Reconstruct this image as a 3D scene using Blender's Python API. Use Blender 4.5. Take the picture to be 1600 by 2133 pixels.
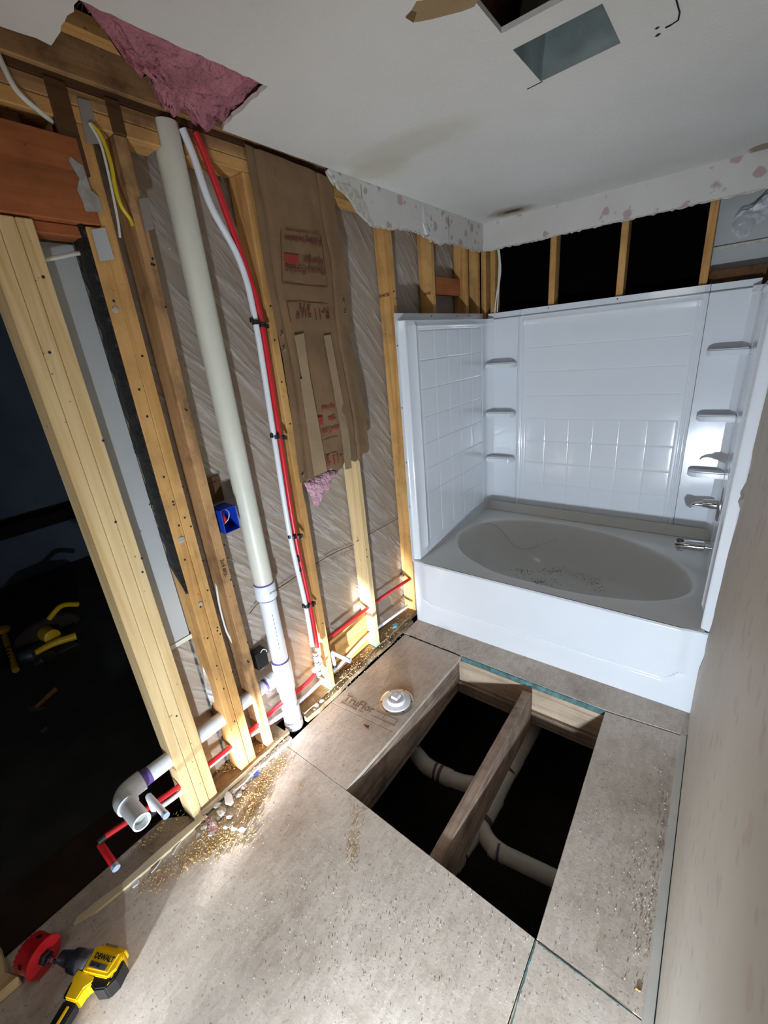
import bpy, bmesh, math, random
from mathutils import Vector, Matrix, noise
random.seed(7)
for o in list(bpy.data.objects): bpy.data.objects.remove(o)
sc = bpy.context.scene
COL = sc.collection
# ------------------------------------------------------------------ camera
CR = Matrix(((0.7979793, 0.5959248, -0.0900151), (0.1441961, -0.3337990, -0.9315502), (-0.5851808, 0.7303779, -0.3522947)))
CC = Vector((1.43100, -2.03502, 1.73907)); CF = 896.952
cam = bpy.data.cameras.new('camera'); camo = bpy.data.objects.new('camera', cam); COL.objects.link(camo)
right, down, fwd = CR[0], CR[1], CR[2]
m = Matrix((right, -down, -fwd)).transposed().to_4x4(); m.translation = CC
camo.matrix_world = m
cam.sensor_fit = 'HORIZONTAL'; cam.sensor_width = 36.0; cam.lens = 36.0 * CF / 1600.0
cam.clip_start = 0.01; cam.clip_end = 60
sc.camera = camo
# ------------------------------------------------------------------ world, exposure
w = bpy.data.worlds.new('world'); sc.world = w; w.use_nodes = True
w.node_tree.nodes['Background'].inputs[0].default_value = (0.75, 0.82, 1.0, 1)
w.node_tree.nodes['Background'].inputs[1].default_value = 0.012
vs = sc.view_settings; vs.view_transform = 'Standard'; vs.look = 'None'; vs.gamma = 1.0
vs.use_curve_mapping = False; vs.exposure = 0.02
# ------------------------------------------------------------------ lights
def light(name, kind, loc, energy, color, target=None, **kw):
    l = bpy.data.lights.new(name, kind); l.energy = energy; l.color = color
    for k, v in kw.items(): setattr(l, k, v)
    o = bpy.data.objects.new(name, l); o.location = loc; COL.objects.link(o)
    if target is not None:
        o.rotation_euler = (Vector(target) - Vector(loc)).to_track_quat('-Z', 'Y').to_euler()
    return o
LED = (0.76, 0.88, 1.0)
# LED work lamp standing on the floor by the right wall, just below the frame
light('work_lamp', 'SPOT', (1.385, -2.38, 0.21), 205.0, LED, (0.45, 0.2, 0.30), spot_size=math.radians(140), spot_blend=1.0, shadow_soft_size=0.02)
# flashlight lying on the floor below the frame, its beam grazing the floor towards the pipes
light('flashlight_beam', 'SPOT', (0.53, -2.58, 0.09), 1900.0, (0.93, 0.96, 1.0), (-0.06, -0.90, 0.17), spot_size=math.radians(18), spot_blend=1.0, shadow_soft_size=0.015)
light('flashlight_spill', 'SPOT', (0.53, -2.58, 0.10), 80.0, (0.86, 0.93, 1.0), (0.06, -1.40, 0.06), spot_size=math.radians(44), spot_blend=1.0, shadow_soft_size=0.015)
# dim fill light added high up behind the camera, no lamp known there
light('fill_light', 'AREA', (0.75, -2.75, 2.1), 2.5, (1.0, 0.97, 0.92), (0.4, -1.2, 0.2), size=0.5)
# ------------------------------------------------------------------ helpers
def at(px, py, ax, val):
    v = Vector(((px - 800) / CF, (py - 1066.5) / CF, 1.0))
    v = CR.transposed() @ v
    i = 'xyz'.index(ax); t = (val - CC[i]) / v[i]
    return CC + t * v
def L(r, g, b):
    f = lambda c: (c / 255 / 12.92) if c / 255 <= 0.04045 else ((c / 255 + 0.055) / 1.055) ** 2.4
    return (f(r), f(g), f(b), 1)
class MB:
    def __init__(s): s.v = []; s.f = []
    def add(s, vs_, fs):
        n = len(s.v); s.v += [tuple(v) for v in vs_]; s.f += [tuple(i + n for i in f) for f in fs]
    def box(s, a, b):
        (x0, y0, z0), (x1, y1, z1) = a, b
        if x0 > x1: x0, x1 = x1, x0
        if y0 > y1: y0, y1 = y1, y0
        if z0 > z1: z0, z1 = z1, z0
        s.add([(x0,y0,z0),(x1,y0,z0),(x1,y1,z0),(x0,y1,z0),(x0,y0,z1),(x1,y0,z1),(x1,y1,z1),(x0,y1,z1)],
              [(0,3,2,1),(4,5,6,7),(0,1,5,4),(1,2,6,5),(2,3,7,6),(3,0,4,7)])
        return s
    def beam(s, p, q, w_, h_, up=(0,0,1)):
        p, q = Vector(p), Vector(q); d = (q - p).normalized(); u = Vector(up)
        r = d.cross(u).normalized() * w_ / 2; t = r.normalized().cross(d).normalized() * h_ / 2
        s.add([p-r-t,p+r-t,p+r+t,p-r+t,q-r-t,q+r-t,q+r+t,q-r+t], [(0,1,2,3),(7,6,5,4),(0,4,5,1),(1,5,6,2),(2,6,7,3),(3,7,4,0)])
        return s
    def tube(s, pts, r, n=12, cap=True, smooth_n=0):
        pts = [Vector(p) for p in pts]
        if smooth_n:
            out = []
            for i in range(len(pts) - 1):
                p0 = pts[max(i-1, 0)]; p1 = pts[i]; p2 = pts[i+1]; p3 = pts[min(i+2, len(pts)-1)]
                for k in range(smooth_n):
                    t = k / smooth_n
                    out.append(0.5 * ((2*p1) + (p2-p0)*t + (2*p0-5*p1+4*p2-p3)*t*t + (3*p1-p0-3*p2+p3)*t**3))
            out.append(pts[-1]); pts = out
        if isinstance(r, (list, tuple)) and len(r) != len(pts):
            m0 = len(r) - 1; rs = []
            for i in range(len(pts)):
                u = i / (len(pts) - 1) * m0; k = min(int(u), m0 - 1); rs.append(r[k] + (r[k+1] - r[k]) * (u - k))
        else: rs = r if isinstance(r, (list, tuple)) else [r] * len(pts)
        rings = []; ref = None
        for i, p in enumerate(pts):
            d = (pts[min(i+1, len(pts)-1)] - pts[max(i-1, 0)]).normalized()
            if ref is None:
                ref = d.cross(Vector((0,0,1)))
                if ref.length < 0.1: ref = d.cross(Vector((0,1,0)))
                ref.normalize()
            else:
                ref = (ref - d * ref.dot(d)).normalized()
            b = d.cross(ref)
            rings.append([p + (ref*math.cos(a) + b*math.sin(a)) * rs[i] for a in [2*math.pi*k/n for k in range(n)]])
        vv = [v for ring in rings for v in ring]; ff = []
        for i in range(len(rings) - 1):
            for k in range(n): ff.append((i*n+k, i*n+(k+1)%n, (i+1)*n+(k+1)%n, (i+1)*n+k))
        if cap: ff.append(tuple(reversed(range(n)))); ff.append(tuple(range((len(rings)-1)*n, len(rings)*n)))
        s.add(vv, ff); return s
    def lathe(s, prof, o, axis, n=32):
        o = Vector(o); a = Vector(axis).normalized(); u = a.orthogonal().normalized(); b = a.cross(u)
        vv = []; ff = []
        for (r, h) in prof:
            for k in range(n):
                t = 2*math.pi*k/n; vv.append(o + a*h + (u*math.cos(t) + b*math.sin(t))*r)
        for i in range(len(prof)-1):
            for k in range(n): ff.append((i*n+k, i*n+(k+1)%n, (i+1)*n+(k+1)%n, (i+1)*n+k))
        ff.append(tuple(reversed(range(n)))); ff.append(tuple(range((len(prof)-1)*n, len(prof)*n)))
        s.add(vv, ff); return s
    def prism(s, poly, d):
        poly = [Vector(p) for p in poly]; d = Vector(d); n = len(poly)
        s.add(poly + [p + d for p in poly], [tuple(reversed(range(n))), tuple(range(n, 2*n))] + [(i, (i+1)%n, n+(i+1)%n, n+i) for i in range(n)])
        return s
    def build(s, name, mat, parent=None, smooth=False, bevel=0, seg=1, kind=None, fix=True, angle=0.7):
        me = bpy.data.meshes.new(name); me.from_pydata(s.v, [], s.f)
        if fix or bevel:
            bm = bmesh.new(); bm.from_mesh(me)
            if bevel:
                ed = [e for e in bm.edges if len(e.link_faces) == 2 and e.calc_face_angle(0) > angle]
                bmesh.ops.bevel(bm, geom=ed, offset=bevel, segments=seg, affect='EDGES', clamp_overlap=True)
            if fix: bmesh.ops.recalc_face_normals(bm, faces=bm.faces)
            bm.to_mesh(me); bm.free()
        me.materials.append(mat)
        if smooth:
            for p in me.polygons: p.use_smooth = True
            try: me.set_sharp_from_angle(angle=math.radians(38))
            except Exception: pass
        o = bpy.data.objects.new(name, me); COL.objects.link(o)
        if parent: o.parent = parent
        if kind: o['kind'] = kind
        return o
def tag(o, label, cat, group=None, kind=None):
    o['label'] = label; o['category'] = cat
    if group: o['group'] = group
    if kind: o['kind'] = kind
    return o
def thing(name, label, cat, loc=(0,0,0), group=None):
    o = bpy.data.objects.new(name, None); COL.objects.link(o); o.empty_display_size = 0.05
    o.location = loc; tag(o, label, cat, group); return o
def rebase(root):
    """move an Empty to the base of its parts while keeping the parts where they are"""
    pts = []
    for c in root.children:
        pts += [Vector(v.co) for v in c.data.vertices]
        for g in c.children: pts += [Vector(v.co) for v in g.data.vertices]
    if not pts: return
    mn = [min(p[i] for p in pts) for i in range(3)]; mx = [max(p[i] for p in pts) for i in range(3)]
    b = Vector(((mn[0]+mx[0])/2, (mn[1]+mx[1])/2, mn[2]))
    root.location = b
    for c in root.children: c.location = -b
def holed(outer, holes, z0, z1):
    """plate in the XY plane with holes"""
    bm = bmesh.new(); loops = []
    def loop(poly):
        vs_ = [bm.verts.new((p[0], p[1], z0)) for p in poly]
        es = [bm.edges.new((vs_[i], vs_[(i+1) % len(vs_)])) for i in range(len(vs_))]; return vs_, es
    al = []
    for p in [outer] + holes: vs_, es = loop(p); al += es; loops.append(vs_)
    r = bmesh.ops.triangle_fill(bm, use_beauty=True, use_dissolve=False, edges=al, normal=(0,0,1))
    bm.verts.index_update()
    v0 = [tuple(v.co) for v in bm.verts]; f0 = [[v.index for v in f.verts] for f in bm.faces]
    n = len(v0); mb = MB()
    ff = [tuple(f) for f in f0] + [tuple(i + n for i in reversed(f)) for f in f0]
    for vs_ in loops:
        k = len(vs_)
        for i in range(k): a, b = vs_[i].index, vs_[(i+1) % k].index; ff.append((a, b, b+n, a+n))
    mb.add(v0 + [(x, y, z1) for x, y, z in v0], ff); bm.free(); return mb
def ragged(a, b, amp, step):
    a, b = Vector(a), Vector(b); n = max(1, int((b-a).length / step)); d = (b-a); nrm = Vector((-d.y, d.x)).normalized() if len(a) == 2 else None
    out = []
    for i in range(n):
        p = a + d * i / n
        if i: p = p + nrm * random.uniform(-amp, amp)
        out.append(tuple(p))
    return out
# ------------------------------------------------------------------ materials
def newmat(name):
    m_ = bpy.data.materials.new(name); m_.use_nodes = True; nt = m_.node_tree
    return m_, nt, nt.nodes['Principled BSDF']
def N(nt, t, **kw):
    n = nt.nodes.new(t)
    for k, v in kw.items():
        if k.startswith('i_'): n.inputs[k[2:].replace('_', ' ')].default_value = v
        else: setattr(n, k, v)
    return n
def coords(nt, scale=(1,1,1), rot=(0,0,0), src='Object'):
    tc = nt.nodes.new('ShaderNodeTexCoord'); mp = nt.nodes.new('ShaderNodeMapping')
    mp.inputs['Scale'].default_value = scale; mp.inputs['Rotation'].default_value = rot
    nt.links.new(tc.outputs[src], mp.inputs[0]); return mp.outputs[0]
def noise_(nt, vec, scale, detail=4, rough=0.55, dist=0.0):
    n = N(nt, 'ShaderNodeTexNoise'); n.inputs['Scale'].default_value = scale; n.inputs['Detail'].default_value = detail
    n.inputs['Roughness'].default_value = rough; n.inputs['Distortion'].default_value = dist
    nt.links.new(vec, n.inputs['Vector']); return n.outputs[0]
def ramp(nt, fac, stops):
    r = nt.nodes.new('ShaderNodeValToRGB'); e = r.color_ramp.elements
    while len(e) < len(stops): e.new(0.5)
    for i, (p, c) in enumerate(stops):
        e[i].position = p; e[i].color = c if isinstance(c, tuple) else (c, c, c, 1)
    nt.links.new(fac, r.inputs[0]); return r.outputs[0]
def mix(nt, fac, a, b, mode='MIX'):
    n = nt.nodes.new('ShaderNodeMix'); n.data_type = 'RGBA'; n.blend_type = mode
    for s_, v in ((n.inputs[0], fac), (n.inputs[6], a), (n.inputs[7], b)):
        if hasattr(v, 'is_output'): nt.links.new(v, s_)
        else: s_.default_value = v
    return n.outputs[2]
def bump(nt, h, strength, dist, bsdf):
    b = nt.nodes.new('ShaderNodeBump'); b.inputs['Strength'].default_value = strength; b.inputs['Distance'].default_value = dist
    nt.links.new(h, b.inputs['Height']); nt.links.new(b.outputs[0], bsdf.inputs['Normal'])
def simple(name, col, rough=0.5, metal=0, bumps=None, spec=None, coat=0, vary=0.0, vscale=8):
    m_, nt, b = newmat(name); b.inputs['Roughness'].default_value = rough; b.inputs['Metallic'].default_value = metal
    b.inputs['Coat Weight'].default_value = coat
    if spec is not None: b.inputs['Specular IOR Level'].default_value = spec
    v = coords(nt)
    n = noise_(nt, v, vscale, 5)
    d = tuple(c * (1 - vary) for c in col[:3]) + (1,)
    nt.links.new(ramp(nt, n, [(0.35, d), (0.65, col)]), b.inputs['Base Color'])
    if bumps: bump(nt, noise_(nt, v, bumps[0], 4), bumps[1], bumps[2], b)
    return m_
def wood(name, c1, c2, axis='z', knots=0.9, rough=0.75, dirt=0.0, streak=26):
    m_, nt, b = newmat(name); b.inputs['Roughness'].default_value = rough; b.inputs['Specular IOR Level'].default_value = 0.25
    i = 'xyz'.index(axis); s1 = [streak]*3; s1[i] = 1.3; s2 = [9]*3; s2[i] = 1.7
    g = noise_(nt, coords(nt, s1), 1.0, 5, 0.6, 0.6)
    col = ramp(nt, g, [(0.30, c2), (0.52, c1), (0.75, tuple(min(1, c*1.12) for c in c1[:3]) + (1,))])
    big = noise_(nt, coords(nt), 1.7, 3)
    col = mix(nt, ramp(nt, big, [(0.4, 0.0), (0.7, 0.45)]), col, c2)
    vo = N(nt, 'ShaderNodeTexVoronoi'); vo.inputs['Scale'].default_value = 1.0
    nt.links.new(coords(nt, tuple(s2)), vo.inputs['Vector'])
    kn = ramp(nt, vo.outputs['Distance'], [(0.07, 1.0), (0.14, 0.0)])
    kc = mix(nt, kn, col, L(88, 50, 26)); kf = mix(nt, knots, col, kc)
    dn = noise_(nt, coords(nt, src='Object'), 55, 3, 0.5)
    sp = ramp(nt, dn, [(0.70, 0.0), (0.74, 0.7)])
    fin = mix(nt, sp, kf, L(60, 40, 25))
    if dirt:
        dd = noise_(nt, coords(nt), 6, 6, 0.65)
        fin = mix(nt, ramp(nt, dd, [(0.45, 0.0), (0.7, dirt)]), fin, L(60, 45, 33))
    nt.links.new(fin, b.inputs['Base Color']); bump(nt, g, 0.25, 0.002, b)
    return m_
PINE = {a: wood('new pine ' + a, L(226, 198, 150), L(203, 166, 110), a) for a in 'xyz'}
OLD = {a: wood('old pine ' + a, L(214, 166, 103), L(178, 124, 66), a, dirt=0.35) for a in 'xyz'}
DIRTY = {a: wood('dirty pine ' + a, L(196, 152, 104), L(140, 102, 66), a, dirt=0.8) for a in 'xyz'}
HEAD = wood('orange header', L(176, 104, 60), L(140, 80, 44), 'y', knots=0.4, dirt=0.35)
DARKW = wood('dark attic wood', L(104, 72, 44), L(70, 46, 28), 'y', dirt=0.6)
JOIST = {a: wood('weathered joist ' + a, L(172, 150, 132), L(118, 98, 86), a, knots=0.5, dirt=0.7, streak=40) for a in 'xy'}
PLATE = wood('weathered plate', L(160, 138, 108), L(108, 90, 70), 'y', dirt=0.8)
def subfloor(name, tint=1.0):
    m_, nt, b = newmat(name); b.inputs['Roughness'].default_value = 0.62; b.inputs['Specular IOR Level'].default_value = 0.3
    v = coords(nt)
    a = noise_(nt, v, 2.2, 6, 0.62)
    col = ramp(nt, a, [(0.30, L(166, 151, 138)), (0.5, L(200, 188, 175)), (0.72, L(214, 204, 193))])
    flake = N(nt, 'ShaderNodeTexVoronoi'); flake.inputs['Scale'].default_value = 1.0
    wob = noise_(nt, v, 3, 2)
    nt.links.new(coords(nt, (70, 28, 30), (0, 0, 0.5)), flake.inputs['Vector'])
    col = mix(nt, 0.16, col, ramp(nt, flake.outputs['Color'], [(0.2, L(132, 112, 94)), (0.8, L(226, 210, 190))]))
    d = noise_(nt, v, 95, 4, 0.6); col = mix(nt, ramp(nt, d, [(0.60, 0.0), (0.70, 0.75)]), col, L(104, 84, 68))
    d3 = noise_(nt, v, 150, 2, 0.5); col = mix(nt, ramp(nt, d3, [(0.66, 0.0), (0.72, 0.8)]), col, L(232, 226, 214))
    d2 = noise_(nt, v, 7.5, 6, 0.7, 0.4); col = mix(nt, ramp(nt, d2, [(0.56, 0.0), (0.74, 0.45)]), col, L(150, 122, 98))
    r = noise_(nt, v, 13, 3, 0.5); col = mix(nt, ramp(nt, r, [(0.74, 0.0), (0.79, 0.8)]), col, L(140, 78, 46))
    # rust ring where a toilet stood
    sep = N(nt, 'ShaderNodeVectorMath', operation='DISTANCE'); nt.links.new(v, sep.inputs[0]); sep.inputs[1].default_value = (0.285, -0.60, 0.0)
    ad = N(nt, 'ShaderNodeMath', operation='MULTIPLY_ADD'); nt.links.new(a, ad.inputs[0]); ad.inputs[1].default_value = 0.05; nt.links.new(sep.outputs['Value'], ad.inputs[2])
    col = mix(nt, ramp(nt, ad.outputs[0], [(0.05, 0.75), (0.125, 0.0)]), col, L(150, 100, 50))
    nt.links.new(col, b.inputs['Base Color'])
    bump(nt, noise_(nt, v, 60, 5, 0.6), 0.35, 0.002, b)
    return m_
FLOOR = subfloor('subfloor panel')
OSBEDGE = simple('panel edge', L(178, 158, 118), 0.8, bumps=(120, 0.5, 0.002), vary=0.25, vscale=60)
CHALK = simple('teal chalk edge', L(92, 132, 132), 0.8, vary=0.5, vscale=30, bumps=(80, 0.6, 0.003))
def ceilmat():
    m_, nt, b = newmat('textured ceiling'); b.inputs['Roughness'].default_value = 0.9
    v = coords(nt); a = noise_(nt, v, 1.4, 3)
    col = ramp(nt, a, [(0.3, L(214, 210, 203)), (0.7, L(226, 223, 217))])
    def blob(c, r0, r1, colr, amt, sx=1, sy=1, ns=9, na=0.12):
        nonlocal col
        mp = N(nt, 'ShaderNodeMapping'); mp.vector_type = 'POINT'; mp.inputs['Location'].default_value = (-c[0]*sx, -c[1]*sy, -2.456)
        mp.inputs['Scale'].default_value = (sx, sy, 1); nt.links.new(v, mp.inputs[0])
        ln = N(nt, 'ShaderNodeVectorMath', operation='LENGTH'); nt.links.new(mp.outputs[0], ln.inputs[0])
        nn = noise_(nt, v, ns, 5, 0.6)
        ma = N(nt, 'ShaderNodeMath', operation='MULTIPLY_ADD'); nt.links.new(nn, ma.inputs[0]); ma.inputs[1].default_value = na; nt.links.new(ln.outputs['Value'], ma.inputs[2])
        col = mix(nt, ramp(nt, ma.outputs[0], [(r0 + na/2, amt), (r1 + na/2, 0.0)]), col, colr)
    blob((0.33, -0.31), 0.10, 0.20, L(204, 199, 182), 0.7, 0.55, 1.5)
    blob((0.12, -0.22), 0.08, 0.15, L(202, 196, 176), 0.7, 0.8, 1.2)
    blob((0.24, 0.97), 0.05, 0.14, L(146, 126, 90), 0.9, 0.8, 1.2, 20, 0.1)
    blob((0.25, 0.975), 0.025, 0.055, L(62, 50, 34), 0.9, 0.7, 1.4, 40, 0.06)
    blob((1.44, 1.06), 0.06, 0.075, L(150, 136, 112), 0.95, 1, 1, 12, 0.06)
    nt.links.new(col, b.inputs['Base Color'])
    h = noise_(nt, v, 75, 5, 0.65); bump(nt, h, 0.6, 0.004, b); return m_
CEIL = ceilmat()
def wallpaper(name, scale=9.0, base=(208, 203, 197), amt=1.0):
    m_, nt, b = newmat(name); b.inputs['Roughness'].default_value = 0.6; b.inputs['Specular IOR Level'].default_value = 0.3
    v = coords(nt)
    wv = noise_(nt, v, 40, 3)
    col = ramp(nt, noise_(nt, v, 5, 4), [(0.3, L(*base)), (0.7, L(*[c + 8 for c in base]))])
    def layer(sc_, off, r, c, a):
        nonlocal col
        mp = N(nt, 'ShaderNodeMapping'); mp.inputs['Location'].default_value = off; mp.inputs['Scale'].default_value = (sc_,)*3; nt.links.new(v, mp.inputs[0])
        vo = N(nt, 'ShaderNodeTexVoronoi'); vo.inputs['Scale'].default_value = 1; vo.inputs['Randomness'].default_value = 0.75
        nt.links.new(mp.outputs[0], vo.inputs['Vector'])
        ma = N(nt, 'ShaderNodeMath', operation='MULTIPLY_ADD'); nt.links.new(wv, ma.inputs[0]); ma.inputs[1].default_value = 0.35; nt.links.new(vo.outputs['Distance'], ma.inputs[2])
        col = mix(nt, ramp(nt, ma.outputs[0], [(r + 0.12, a), (r + 0.20, 0.0)]), col, c)
    layer(scale, (0, 0, 0), 0.26, L(178, 140, 140), 0.75 * amt)
    layer(scale * 1.25, (3.3, 1.2, 5.1), 0.18, L(140, 140, 138), 0.7 * amt)
    layer(scale * 1.7, (9.3, 4.2, 2.1), 0.14, L(160, 166, 150), 0.5 * amt)
    nt.links.new(col, b.inputs['Base Color']); bump(nt, wv, 0.15, 0.002, b); return m_
PAPER = wallpaper('floral wallpaper', 10.0, amt=1.0)
PAPER2 = wallpaper('floral wallpaper faded', 11.0, (192, 185, 172), 0.38)
GYP = simple('broken gypsum', L(214, 208, 196), 0.95, bumps=(90, 1.0, 0.004), vary=0.3, vscale=50)
GREYWALL = simple('grey drywall back', L(186, 188, 188), 0.85, vary=0.06, vscale=4, bumps=(200, 0.1, 0.001))
SHEATH = simple('taupe sheathing', L(168, 150, 132), 0.8, vary=0.14, vscale=3, bumps=(40, 0.2, 0.002))
ACR = simple('white acrylic', L(228, 232, 238), 0.16, coat=0.5, vary=0.01)
ACR.node_tree.nodes['Principled BSDF'].inputs['Coat Roughness'].default_value = 0.05
DECK = simple('shaded acrylic', L(222, 220, 214), 0.22, coat=0.3, vary=0.02, vscale=5)  # apron's acrylic made greyer: deck and basin shade put into the colour
PVC = simple('white pvc', L(232, 234, 238), 0.35, vary=0.03)
PVCY = simple('aged pvc', L(222, 220, 204), 0.4, vary=0.06, vscale=5)
PVCG = simple('crawlspace pvc', L(196, 190, 176), 0.5, vary=0.2, vscale=8)
PURP = simple('purple primer', L(120, 92, 176), 0.4, vary=0.3, vscale=30)
RED = simple('red pex', L(206, 36, 44), 0.35, vary=0.08)
WPEX = simple('white pex', L(232, 234, 240), 0.35, vary=0.03)
BLACK = simple('black plastic', L(24, 24, 26), 0.45, vary=0.3)
TAR = simple('black tar', L(24, 20, 20), 0.6, bumps=(45, 1.0, 0.02), vary=0.6, vscale=30)
BLUE = simple('blue plastic', L(22, 66, 190), 0.4, vary=0.15)
CHROME = simple('chrome', L(205, 205, 208), 0.08, metal=1.0)
BRASSY = simple('nickel ring', L(200, 192, 172), 0.28, metal=1.0, vary=0.2)
COPPER = simple('crimp ring', L(60, 60, 68), 0.35, metal=0.8)
CAPM = simple('steel cap', L(190, 210, 235), 0.3, metal=0.6)
KRAFT = simple('kraft paper', L(130, 101, 70), 0.8, vary=0.16, vscale=6, bumps=(9, 0.6, 0.02))
KRAFTL = simple('pale kraft strip', L(158, 134, 102), 0.8, vary=0.1, bumps=(20, 0.3, 0.01))
INK = simple('brown ink', L(110, 52, 36), 0.8, vary=0.2, vscale=80)
INKR = simple('red ink', L(158, 52, 38), 0.8, vary=0.2, vscale=80)
INKD = simple('dark ink', L(86, 62, 46), 0.8, vary=0.4, vscale=90)
PINK = simple('pink fiberglass', L(206, 134, 142), 1.0, bumps=(38, 1.0, 0.03), vary=0.35, vscale=9)
PINKL = simple('light pink fiberglass', L(226, 176, 188), 1.0, bumps=(70, 1.0, 0.02), vary=0.2, vscale=20)
GALV = simple('galvanized duct', L(158, 170, 168), 0.42, metal=0.35, vary=0.35, vscale=12)
DARK = simple('dark recess', L(22, 18, 16), 0.95, vary=0.4)
DIRT = simple('crawlspace soil', L(58, 46, 40), 0.95, bumps=(14, 1.0, 0.05), vary=0.6, vscale=5)
CARPET = simple('dark carpet', L(72, 72, 72), 1.0, bumps=(300, 0.8, 0.004), vary=0.35, vscale=3)
BROWNF = simple('brown threshold', L(70, 52, 42), 0.9, vary=0.4, vscale=5)
BLUEWALL = simple('blue grey wall', L(110, 120, 140), 0.9, vary=0.2, vscale=2)
YEL = simple('yellow tool plastic', L(250, 200, 20), 0.4, vary=0.08)
REDP = simple('red painted steel', L(190, 26, 34), 0.35, coat=0.3, vary=0.15)
GREYM = simple('cast metal', L(150, 150, 160), 0.35, metal=0.7, vary=0.3, vscale=40)
SAW = simple('sawdust', L(214, 176, 112), 0.9, vary=0.4, vscale=60)
SAWD = simple('dark debris', L(120, 98, 76), 0.95, vary=0.5, vscale=40)
RUB = simple('rubble', L(188, 180, 168), 0.95, bumps=(70, 0.8, 0.005), vary=0.35, vscale=30)
WHITEP = simple('white plaster chip', L(226, 228, 230), 0.8, vary=0.1)
CABLE = simple('white cable', L(226, 224, 214), 0.5, vary=0.08)
CABLEY = simple('yellow cable', L(214, 186, 30), 0.5, vary=0.1)
def film(name, alpha=0.20, rough=0.07, tint=(0.80, 0.74, 0.68, 1)):
    m_, nt, b = newmat(name); b.inputs['Base Color'].default_value = tint; b.inputs['Roughness'].default_value = rough
    v = coords(nt, (3, 3, 1), (0.75, 0, 0))
    m2 = N(nt, 'ShaderNodeMapping'); m2.inputs['Scale'].default_value = (1, 9, 1.2); nt.links.new(coords(nt, rot=(-0.75, 0, 0)), m2.inputs[0])
    n = noise_(nt, m2.outputs[0], 3.4, 5, 0.55, 0.8)
    tr = N(nt, 'ShaderNodeBsdfTransparent'); gl = N(nt, 'ShaderNodeMixShader')
    out = nt.nodes['Material Output']
    nt.links.new(ramp(nt, n, [(0.42, alpha * 0.5), (0.70, alpha * 2.6)]), gl.inputs[0])  # highlights on the creases put into the opacity as milky streaks
    nt.links.new(tr.outputs[0], gl.inputs[1]); nt.links.new(b.outputs[0], gl.inputs[2]); nt.links.new(gl.outputs[0], out.inputs[0])
    bump(nt, n, 1.0, 0.02, b); return m_
POLY = film('poly vapour film')
BAGM = film('clear plastic bag', 0.62, 0.1, (0.75, 0.78, 0.82, 1))

# ================================================================== STRUCTURE
XS = -0.035                      # room side face of the left wall studs
XB = -0.124                      # back face of the left wall studs
ZC = 2.456
def stud(mb_name, a, b, mat, parent, bevel=0.003):
    return MB().box(a, b).build(mb_name, mat, parent, bevel=bevel)
# ---- left wall
wl = MB().box((XB - 0.024, -1.512, 0.0), (XB - 0.014, -1.40, 0.74)).box((XB - 0.024, -1.31, 0.0), (XB - 0.014, 1.2, 2.46)).box((XB - 0.024, -1.41, 0.0), (XB - 0.014, -1.30, 0.74)).build('wall_left', SHEATH, kind='structure')
def wst(y0, y1, z0, z1, mat, x0=XB, x1=XS, name='stud', jit=0.004):
    mb = MB(); n = 8; xs = []
    for i in range(n + 1):
        z = z0 + (z1 - z0) * i / n; j = math.sin(i / n * math.pi) * jit
        mb.v += [(x0, y0 + j, z), (x1, y0 + j, z), (x1, y1 + j, z), (x0, y1 + j, z)]
    for i in range(n):
        for k in range(4): mb.f.append((i*4+k, i*4+(k+1) % 4, i*4+4+(k+1) % 4, i*4+4+k))
    mb.f += [(0, 3, 2, 1), (n*4, n*4+1, n*4+2, n*4+3)]
    return mb.build(name, mat, wl, bevel=0.0025)
ZP = 0.038; ZT = 2.372
wst(0.038, 0.076, ZP, ZT, OLD['z'])
wst(-0.409, -0.371, ZP, ZT, PINE['z'])
wst(-0.818, -0.780, ZP, ZT, OLD['z'])
wst(-1.250, -1.212, ZP, ZT, DIRTY['z'], jit=-0.012)
wst(-1.352, -1.314, ZP, ZT, OLD['z'], jit=-0.006)
wst(-1.395, -1.3535, ZP, 2.13, OLD['z'], jit=-0.006)
for k in range(3): wst(-1.632 + 0.0385*k, -1.632 + 0.0385*k + 0.0375, ZP - 0.01, 2.13, PINE['z'], jit=0.0)
wst(0.456, 0.494, 0.5, ZT, OLD['z']); wst(0.897, 0.935, 0.5, ZT, OLD['z'])
cs = wst(1.068, 1.106, 0.5, ZT, OLD['z'], x1=-0.03)
stud('blocking', (XB, 0.496, 2.03), (-0.075, 0.895, 2.13), HEAD, wl)
stud('blocking', (XB, -0.779, 0.045), (-0.088, -0.410, 0.27), OLD['y'], wl)
stud('top_plate', (XB, -3.4, ZT), (XS, -1.112, ZT + 0.038), OLD['y'], wl); stud('top_plate', (XB, -1.020, ZT), (XS, 1.11, ZT + 0.038), OLD['y'], wl)
stud('top_plate', (XB, -3.4, ZT + 0.0385), (XS, -1.112, ZT + 0.076), DIRTY['y'], wl); stud('top_plate', (XB, -1.020, ZT + 0.0385), (XS, 1.11, ZT + 0.076), DIRTY['y'], wl)
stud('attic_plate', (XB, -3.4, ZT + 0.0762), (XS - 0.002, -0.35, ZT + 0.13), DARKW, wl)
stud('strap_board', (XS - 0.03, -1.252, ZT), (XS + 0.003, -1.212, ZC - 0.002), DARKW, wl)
stud('strap_board', (XS - 0.03, -1.395, 2.25), (XS + 0.004, -1.345, ZC - 0.002), DARKW, wl)
MB().prism([at(px, py, 'x', XS + 0.0048) for px, py in ((190,478),(219,474),(238,540),(208,545))], (0.001, 0, 0)).build('joint_compound', GREYWALL, wl)
MB().prism([at(px, py, 'x', XS + 0.0006) for px, py in ((160,205),(188,212),(205,300),(180,300))], (0.004, 0, 0)).build('joint_compound', simple('old compound', L(150, 140, 132), 0.9), wl)
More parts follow.
